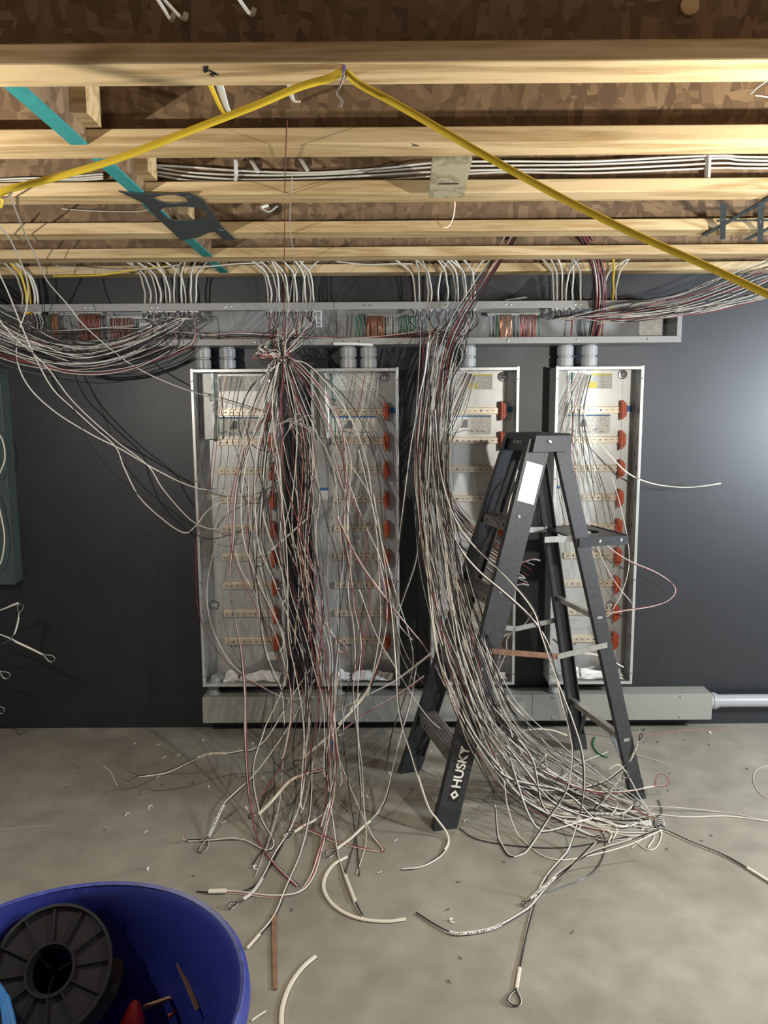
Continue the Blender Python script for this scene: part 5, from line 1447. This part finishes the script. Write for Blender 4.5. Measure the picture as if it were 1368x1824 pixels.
for (u, v, lab) in ((452, 293, 'white cable pair poking out of the left round hole in the third joist'), (540, 290, 'white cable poking out of the right round hole in the third joist')):
    ccable([at(u - 4, v - 6, y3 + .06), at(u - 4, v - 6, y3 - .012), at(u + 2, v + 4, y3 - .03), at(u + 8, v + 14, y3 - .035)], NMJ, lab, .0055)
y4 = CAM.y + JD[3] - .049
ccable([at(492, 368, y4 + .05), at(492, 368, y4 - .014), at(478, 377, y4 - .03), at(466, 370, y4 - .03), at(478, 366, y4 - .02)], NMJ, 'white cable looped out of the hole in the fourth joist', .0050)
ccable([at(110, 372, y4 - .016), at(170, 376, y4 - .016), at(240, 377, y4 - .016), at(268, 374, y4 - .016)], NMJ, 'thin white cable hanging left of the blocking below the fourth joist', .0035)
y5 = CAM.y + JD[4] + .045
for i, (pts, m, lab) in enumerate((([(330, 478), (380, 474), (420, 470), (470, 468)], NMJ, 'white cable running sideways in the joist bay above the first panel'), ([(95, 492), (180, 490), (230, 482), (300, 474)], YELLOWJ, 'yellow cable running sideways in the joist bay above the left cluster'),
                                 ([(100, 474), (170, 480), (250, 480), (320, 472)], GREYW, 'grey cable running sideways in the joist bay above the left cluster'), ([(600, 466), (650, 471), (700, 470), (735, 470)], NMJ, 'white cable running sideways in the joist bay toward the cluster left of the bag'))):
    ccable([at(u, v, y5 + .03) for u, v in pts], m, lab, .0050)
for i, pts in enumerate((((1336, 168), (1352, 154), (1376, 138)), ((1345, 170), (1362, 172), (1384, 176)))):
    ccable([at(u, v, CAM.y + JD[1] - .18) for u, v in pts], GREYW, ('upper', 'lower')[i] + ' thin grey wire end at the right edge between the nearest joists', .0022)
# light through a round hole, shown as a pale plug in the nearest web
p = at(1229, 10, CAM.y + JD[0] - .052)
tag(MB().lathe([(.0, -.002), (.016, -.002), (.017, .001)], p, (0, 1, 0), 20).build('lit_hole_disc', LUMBER, None, False, p), 'lit hole shown by a pale round plug in the web of the nearest joist', 'disc')
# dark marks stamped on the lower flanges
def flange_mark(u, v, lx, ly, lab, n=5):
    p = atz(u, v, ZB - .0006)
    b = MB()
    r_ = random.Random(int(u * 7 + v))
    for k in range(n):
        q = p + Vector((r_.uniform(-lx, lx), r_.uniform(-ly, ly), 0))
        b.obox(q, Vector((r_.uniform(.3, 1) * lx * .6, r_.uniform(-.3, .3) * ly, 0)), Vector((r_.uniform(-.2, .2) * lx, ly * .25, 0)), Vector((0, 0, .0004)))
    tag(b.build('lumber_stamp', INK, None, False, p), lab, 'mark')
flange_mark(378, 130, .010, .022, 'dark stamp mark under the nearest joist, left of the cord tie')
flange_mark(742, 258, .010, .008, 'dark knot mark under the second joist', 3)
flange_mark(450, 279, .010, .014, 'small dark mark under the second joist at left', 3)

# clear bag on top of the wireway
pA, pB = at(872, 530, -.10), at(976, 530, -.10)
vv, ff = [], []
r_ = random.Random(3)
NX, NZ = 14, 7
prof_h = [.035, .055, .072, .066, .050, .040, .034, .034, .040, .052, .072, .092, .100, .080]
for side in (0, 1):
    for j in range(NZ):
        for i in range(NX):
            f = i / (NX - 1)
            h = prof_h[i] * j / (NZ - 1)
            th_ = .028 * (1 - (j / (NZ - 1)) ** 1.5) * math.sin(math.pi * (.08 + .84 * f)) + .002
            vv.append((pA.x + (pB.x - pA.x) * f + r_.uniform(-.005, .005), -.09 + (-th_ if side == 0 else th_) + r_.uniform(-.006, .006), zt + .0025 + h + (r_.uniform(0, .006) if j else 0)))
for side in (0, 1):
    o_ = side * NX * NZ
    ff += [(o_ + j * NX + i, o_ + j * NX + i + 1, o_ + (j + 1) * NX + i + 1, o_ + (j + 1) * NX + i) for j in range(NZ - 1) for i in range(NX - 1)]
t = thing('plastic_bag', (pA.x, -.09, zt), 'clear crumpled plastic bag lying on top of the wireway', 'bag')
MB().add(vv, ff).build('bag_film', CLEAR, t)
MB().obox(Vector(((pA.x + pB.x) / 2 - .01, -.088, zt + .022)), Vector((.048, .002, .006)), Vector((0, .006, 0)), Vector((-.001, 0, .003))).build('contents', PVC, t)

# white sleeve lying on the lower lip of the wireway
a_, b_ = at(594, 612, TY - .008), at(664, 614, TY - .008)
o = MB().tube([a_, a_.lerp(b_, .5) + Vector((0, 0, .002)), b_], .0065, 10).build('plastic_sleeve', PAPER, None, True, a_)
tag(o, 'white plastic sleeve lying on the front lip of the wireway above the second panel', 'sleeve')

# loose pieces on the floor
def floor_piece(name, pts, r, m, lab, cat='cable', grp=None, n=8, flat=.6):
    P = crom([atz(u, v, r * max(flat, .5) + .001 + (dz if False else 0)) for u, v in pts], 6)
    tag(MB().tube(P, r, n, flat).build(name, m, None, True, P[0]), lab, cat, grp)
floor_piece('jacket_scrap', [(618, 1526), (594, 1540), (579, 1562), (577, 1585), (592, 1610), (618, 1628), (650, 1638), (690, 1641), (723, 1637)], .0062, CREAMW, 'thick cream jacket piece curved like a hook on the floor', 'scrap')
floor_piece('jacket_scrap', [(562, 1703), (540, 1722), (518, 1752), (505, 1785), (501, 1815), (504, 1850)], .0062, CREAMW, 'thick cream jacket piece curving out of the bottom of the picture', 'scrap')
floor_piece('jacket_scrap', [(448, 1818), (462, 1808), (474, 1801)], .0030, NMJ, 'short white scrap beside the right side of the tub', 'scrap')
floor_piece('green_wire_piece', [(1059, 1313), (1056, 1325), (1062, 1338), (1073, 1346), (1083, 1349)], .0042, GREENW, 'curved green wire piece lying between the rear ladder feet', 'wire')
floor_piece('cable_tie', [(1008, 1371), (1040, 1356), (1083, 1339)], .0020, PAPER, 'white cable tie lying left of the near rear ladder leg', 'cable tie')
floor_piece('cable_tie', [(1083, 1324), (1130, 1343), (1180, 1358)], .0018, PAPER, 'white cable tie passing behind the near rear ladder leg', 'cable tie')
floor_piece('cable_tie', [(748, 1367), (768, 1378), (782, 1385)], .0018, PAPER, 'short white cable tie by the far front ladder foot', 'cable tie')
floor_piece('cable_tie', [(184, 1364), (196, 1374), (203, 1388), (209, 1399)], .0018, PAPER, 'thin white cable tie curled alone at the left of the floor', 'cable tie')
floor_piece('loose_wire', [(1400, 1430), (1362, 1420), (1345, 1400), (1342, 1382), (1350, 1370), (1372, 1362)], .0018, GREYW, 'grey wire loop at the right edge of the floor', 'wire')
floor_piece('loose_wire', [(-10, 1478), (40, 1474), (98, 1469)], .0012, GREYW, 'thin pale wire lying at the left edge of the floor', 'wire')
floor_piece('loose_wire', [(520, 1298), (560, 1305), (620, 1318), (660, 1322)], .0018, GREYW, 'grey wire lying on the floor close to the wall behind the tangle', 'wire')
floor_piece('loose_wire', [(1030, 1305), (1090, 1312), (1160, 1308), (1230, 1300), (1290, 1298)], .0012, COPPERDK, 'thin brown wire lying on the floor close to the wall at right', 'wire')
p0, p1 = atz(488, 1628, .004), atz(490, 1762, .004)
stick(p0, p1, .0075, STICKW, 'wood_strip', 'split brown wood strip lying on the floor right of the tub', 'wood', .003)
LIT = [(240, 1325, 'w'), (283, 1327, 'w'), (362, 1319, 'w'), (292, 1350, 'w'), (318, 1346, 'w'), (450, 1325, 'w'), (468, 1387, 'y'), (264, 1549, 'w'), (455, 1546, 'w'), (410, 1452, 'd'), (432, 1383, 'd'), (806, 1641, 'w'), (718, 1363, 'w'), (830, 1462, 'w'), (1030, 1388, 'w'), (694, 1378, 'w'),
       (820, 1706, 'd'), (800, 1748, 'd'), (797, 1620, 'd'), (898, 1535, 'd'), (816, 1571, 'd'), (705, 1498, 'w'), (985, 1330, 'd'), (992, 1355, 'd'), (1172, 1322, 'd'), (1168, 1357, 'd'), (1190, 1408, 'd'), (1250, 1497, 'd'), (1188, 1512, 'd'), (520, 1620, 'd'), (1266, 1306, 'w'), (676, 1555, 'w'), (184, 1580, 'w'), (560, 1372, 'y'),
       (870, 1330, 'd'), (768, 1338, 'w'), (940, 1297, 'w'), (1148, 1300, 'c'), (1132, 1301, 'c'), (655, 1420, 'w'), (267, 1438, 'w'), (186, 1478, 'd'), (345, 1560, 'd'), (1020, 1660, 'd')]
LIT += [(r2.uniform(60, 1340), r2.uniform(1305, 1500), r2.choice('ddw')) for _ in range(40)]
for i, (u, v, k) in enumerate(LIT):
    p = atz(u, v, .003)
    s_ = WR.uniform(.004, .009)
    a_ = WR.uniform(0, 3.14)
    d = Vector((math.cos(a_), math.sin(a_), 0))
    where = ('near the wall' if v < 1345 else 'in the middle of the floor' if v < 1500 else 'near the camera') + (', far left' if u < 300 else ', left of the tangle' if u < 480 else ', under the tangle' if u < 700 else ', by the ladder' if u < 1120 else ', at the right')
    if k == 'd':
        P = [p - d * s_, p + Vector((0, 0, .0005)), p + d * s_]
        o = MB().tube(P, .0013, 5).build('wire_clipping', DIRT, None, False, p); lab = 'tiny dark wire clipping '
    else:
        P = crom([p - d * s_ * 1.2, p + Vector((-d.y, d.x, 0)) * s_ * .6, p + d * s_ + Vector((0, 0, .004)), p + d * s_ * .4 + Vector((d.y, -d.x, 0)) * s_ * .9 + Vector((0, 0, .003))], 4)
        o = MB().tube(P, .0026, 6, .6).build('plastic_clipping', {'w': PAPER, 'y': WHITEPR, 'c': CHROME}[k], None, False, p); lab = {'w': 'small white', 'y': 'small cream', 'c': 'small bright metal'}[k] + ' clipping '
    tag(o, lab + where, 'clipping', lab + where)

# the two hanging work lamps at the ends of the cord, just outside the picture
def scene_lamp(pos, lab):
    pos = Vector(pos)
    t = thing('hanging_work_lamp', pos, lab, 'lamp')
    back = Vector((0, -1, -.1)).normalized()
    MB().lathe([(.058, .050), (.060, .051), (.050, .085), (.030, .115), (.020, .150), (.0, .152), (.0, .148), (.017, .147), (.027, .113), (.047, .083)], pos, back, 24, True).build('reflector', LADPLA, t, True)
    emm = mat('lamp_face', (.9, .9, .85), .5, Emission_Color=(1, .96, .88, 1), Emission_Strength=6.0)
    MB().lathe([(0, .050), (.052, .050), (.052, .053), (0, .053)], pos, back, 24).build('lamp_face', emm, t)
    up_ = pos + back * .06
    MB().tube(crom([up_ + Vector((.060, 0, 0)), up_ + Vector((.064, 0, .05)), up_ + Vector((0, 0, .095)), up_ + Vector((-.064, 0, .05)), up_ + Vector((-.060, 0, 0))], 6), .0025, 6).build('handle', LADPLA, t, True)
    return t
scene_lamp((-1.35, -2.10, 1.72), 'black work lamp at the left end of the yellow cord, out of the picture')
scene_lamp((1.22, -2.05, 1.62), 'black work lamp at the right end of the yellow cord, out of the picture')

# dark metal mounting plates fixed under the joists
DARKM = mat('dark_sheet_steel', (.070, .085, .085), .40, .5, var=.15, scale=30)
zp = ZB - .0045
def under(u, v): return atz(u, v, zp)
bmq = bmesh.new()
def lpz(pts):
    vv = [bmq.verts.new(p) for p in pts]
    for i in range(len(vv)): bmq.edges.new((vv[i], vv[(i + 1) % len(vv)]))
base_ = under(320, 385)
lpz([under(*p) for p in ((211, 341), (245, 346), (300, 347), (338, 345), (362, 356), (382, 385), (396, 405), (419, 427), (398, 427), (380, 411), (350, 424), (322, 428), (290, 398), (255, 362))])
lpz([under(*p) for p in ((270, 353), (288, 348), (312, 347), (330, 352), (336, 361), (312, 364), (288, 361))])
lpz([under(*p) for p in ((284, 376), (292, 370), (320, 368), (352, 370), (368, 378), (366, 388), (346, 393), (316, 394), (294, 388))])
bmesh.ops.triangle_fill(bmq, use_beauty=True, edges=list(bmq.edges))
g = bmesh.ops.extrude_face_region(bmq, geom=list(bmq.faces))
for q in g['geom']:
    if isinstance(q, bmesh.types.BMVert): q.co.z += .0035
t = thing('mounting_plate', base_, 'dark sheet metal plate with two oval cut-outs under the joists at left', 'bracket')
MB().addbm(bmq).build('plate', DARKM, t)
for u, v in ((335, 350), (394, 410)):
    p = under(u, v); MB().obox(p - Vector((0, 0, .0006)), Vector((.007, .004, 0)), Vector((-.0008, .0015, 0)), Vector((0, 0, .0004))).build('slot_highlight', CHROME, t)  # bright metal chips stand in for light passing through slots
base_ = under(1300, 395)
t = thing('mounting_bracket', base_, 'dark metal frame of crossing bars under the joists at the right edge', 'bracket')
for i, (p, q, wd) in enumerate((((1254, 419), (1400, 336), .016), ((1289, 360), (1287, 424), .014), ((1278, 389), (1420, 388), .012), ((1330, 421), (1420, 376), .015), ((1357, 352), (1354, 424), .014))):
    P_, Q_ = under(*p), under(*q)
    d = Q_ - P_; n = d.cross(Vector((0, 0, 1))).normalized()
    off = Vector((0, 0, -.0034 * i))
    MB().obox((P_ + Q_) / 2 + off, d / 2, n * wd * .62, Vector((0, 0, .0016))).build('bar', DARKM, t)
    m_ = P_.lerp(Q_, .42) + off
    MB().obox(m_ - Vector((0, 0, .0021)), d.normalized() * .012, n * .0018, Vector((0, 0, .0004))).build('slot_highlight', CHROME, t)  # light in the bar's slot, put on as a bright chip
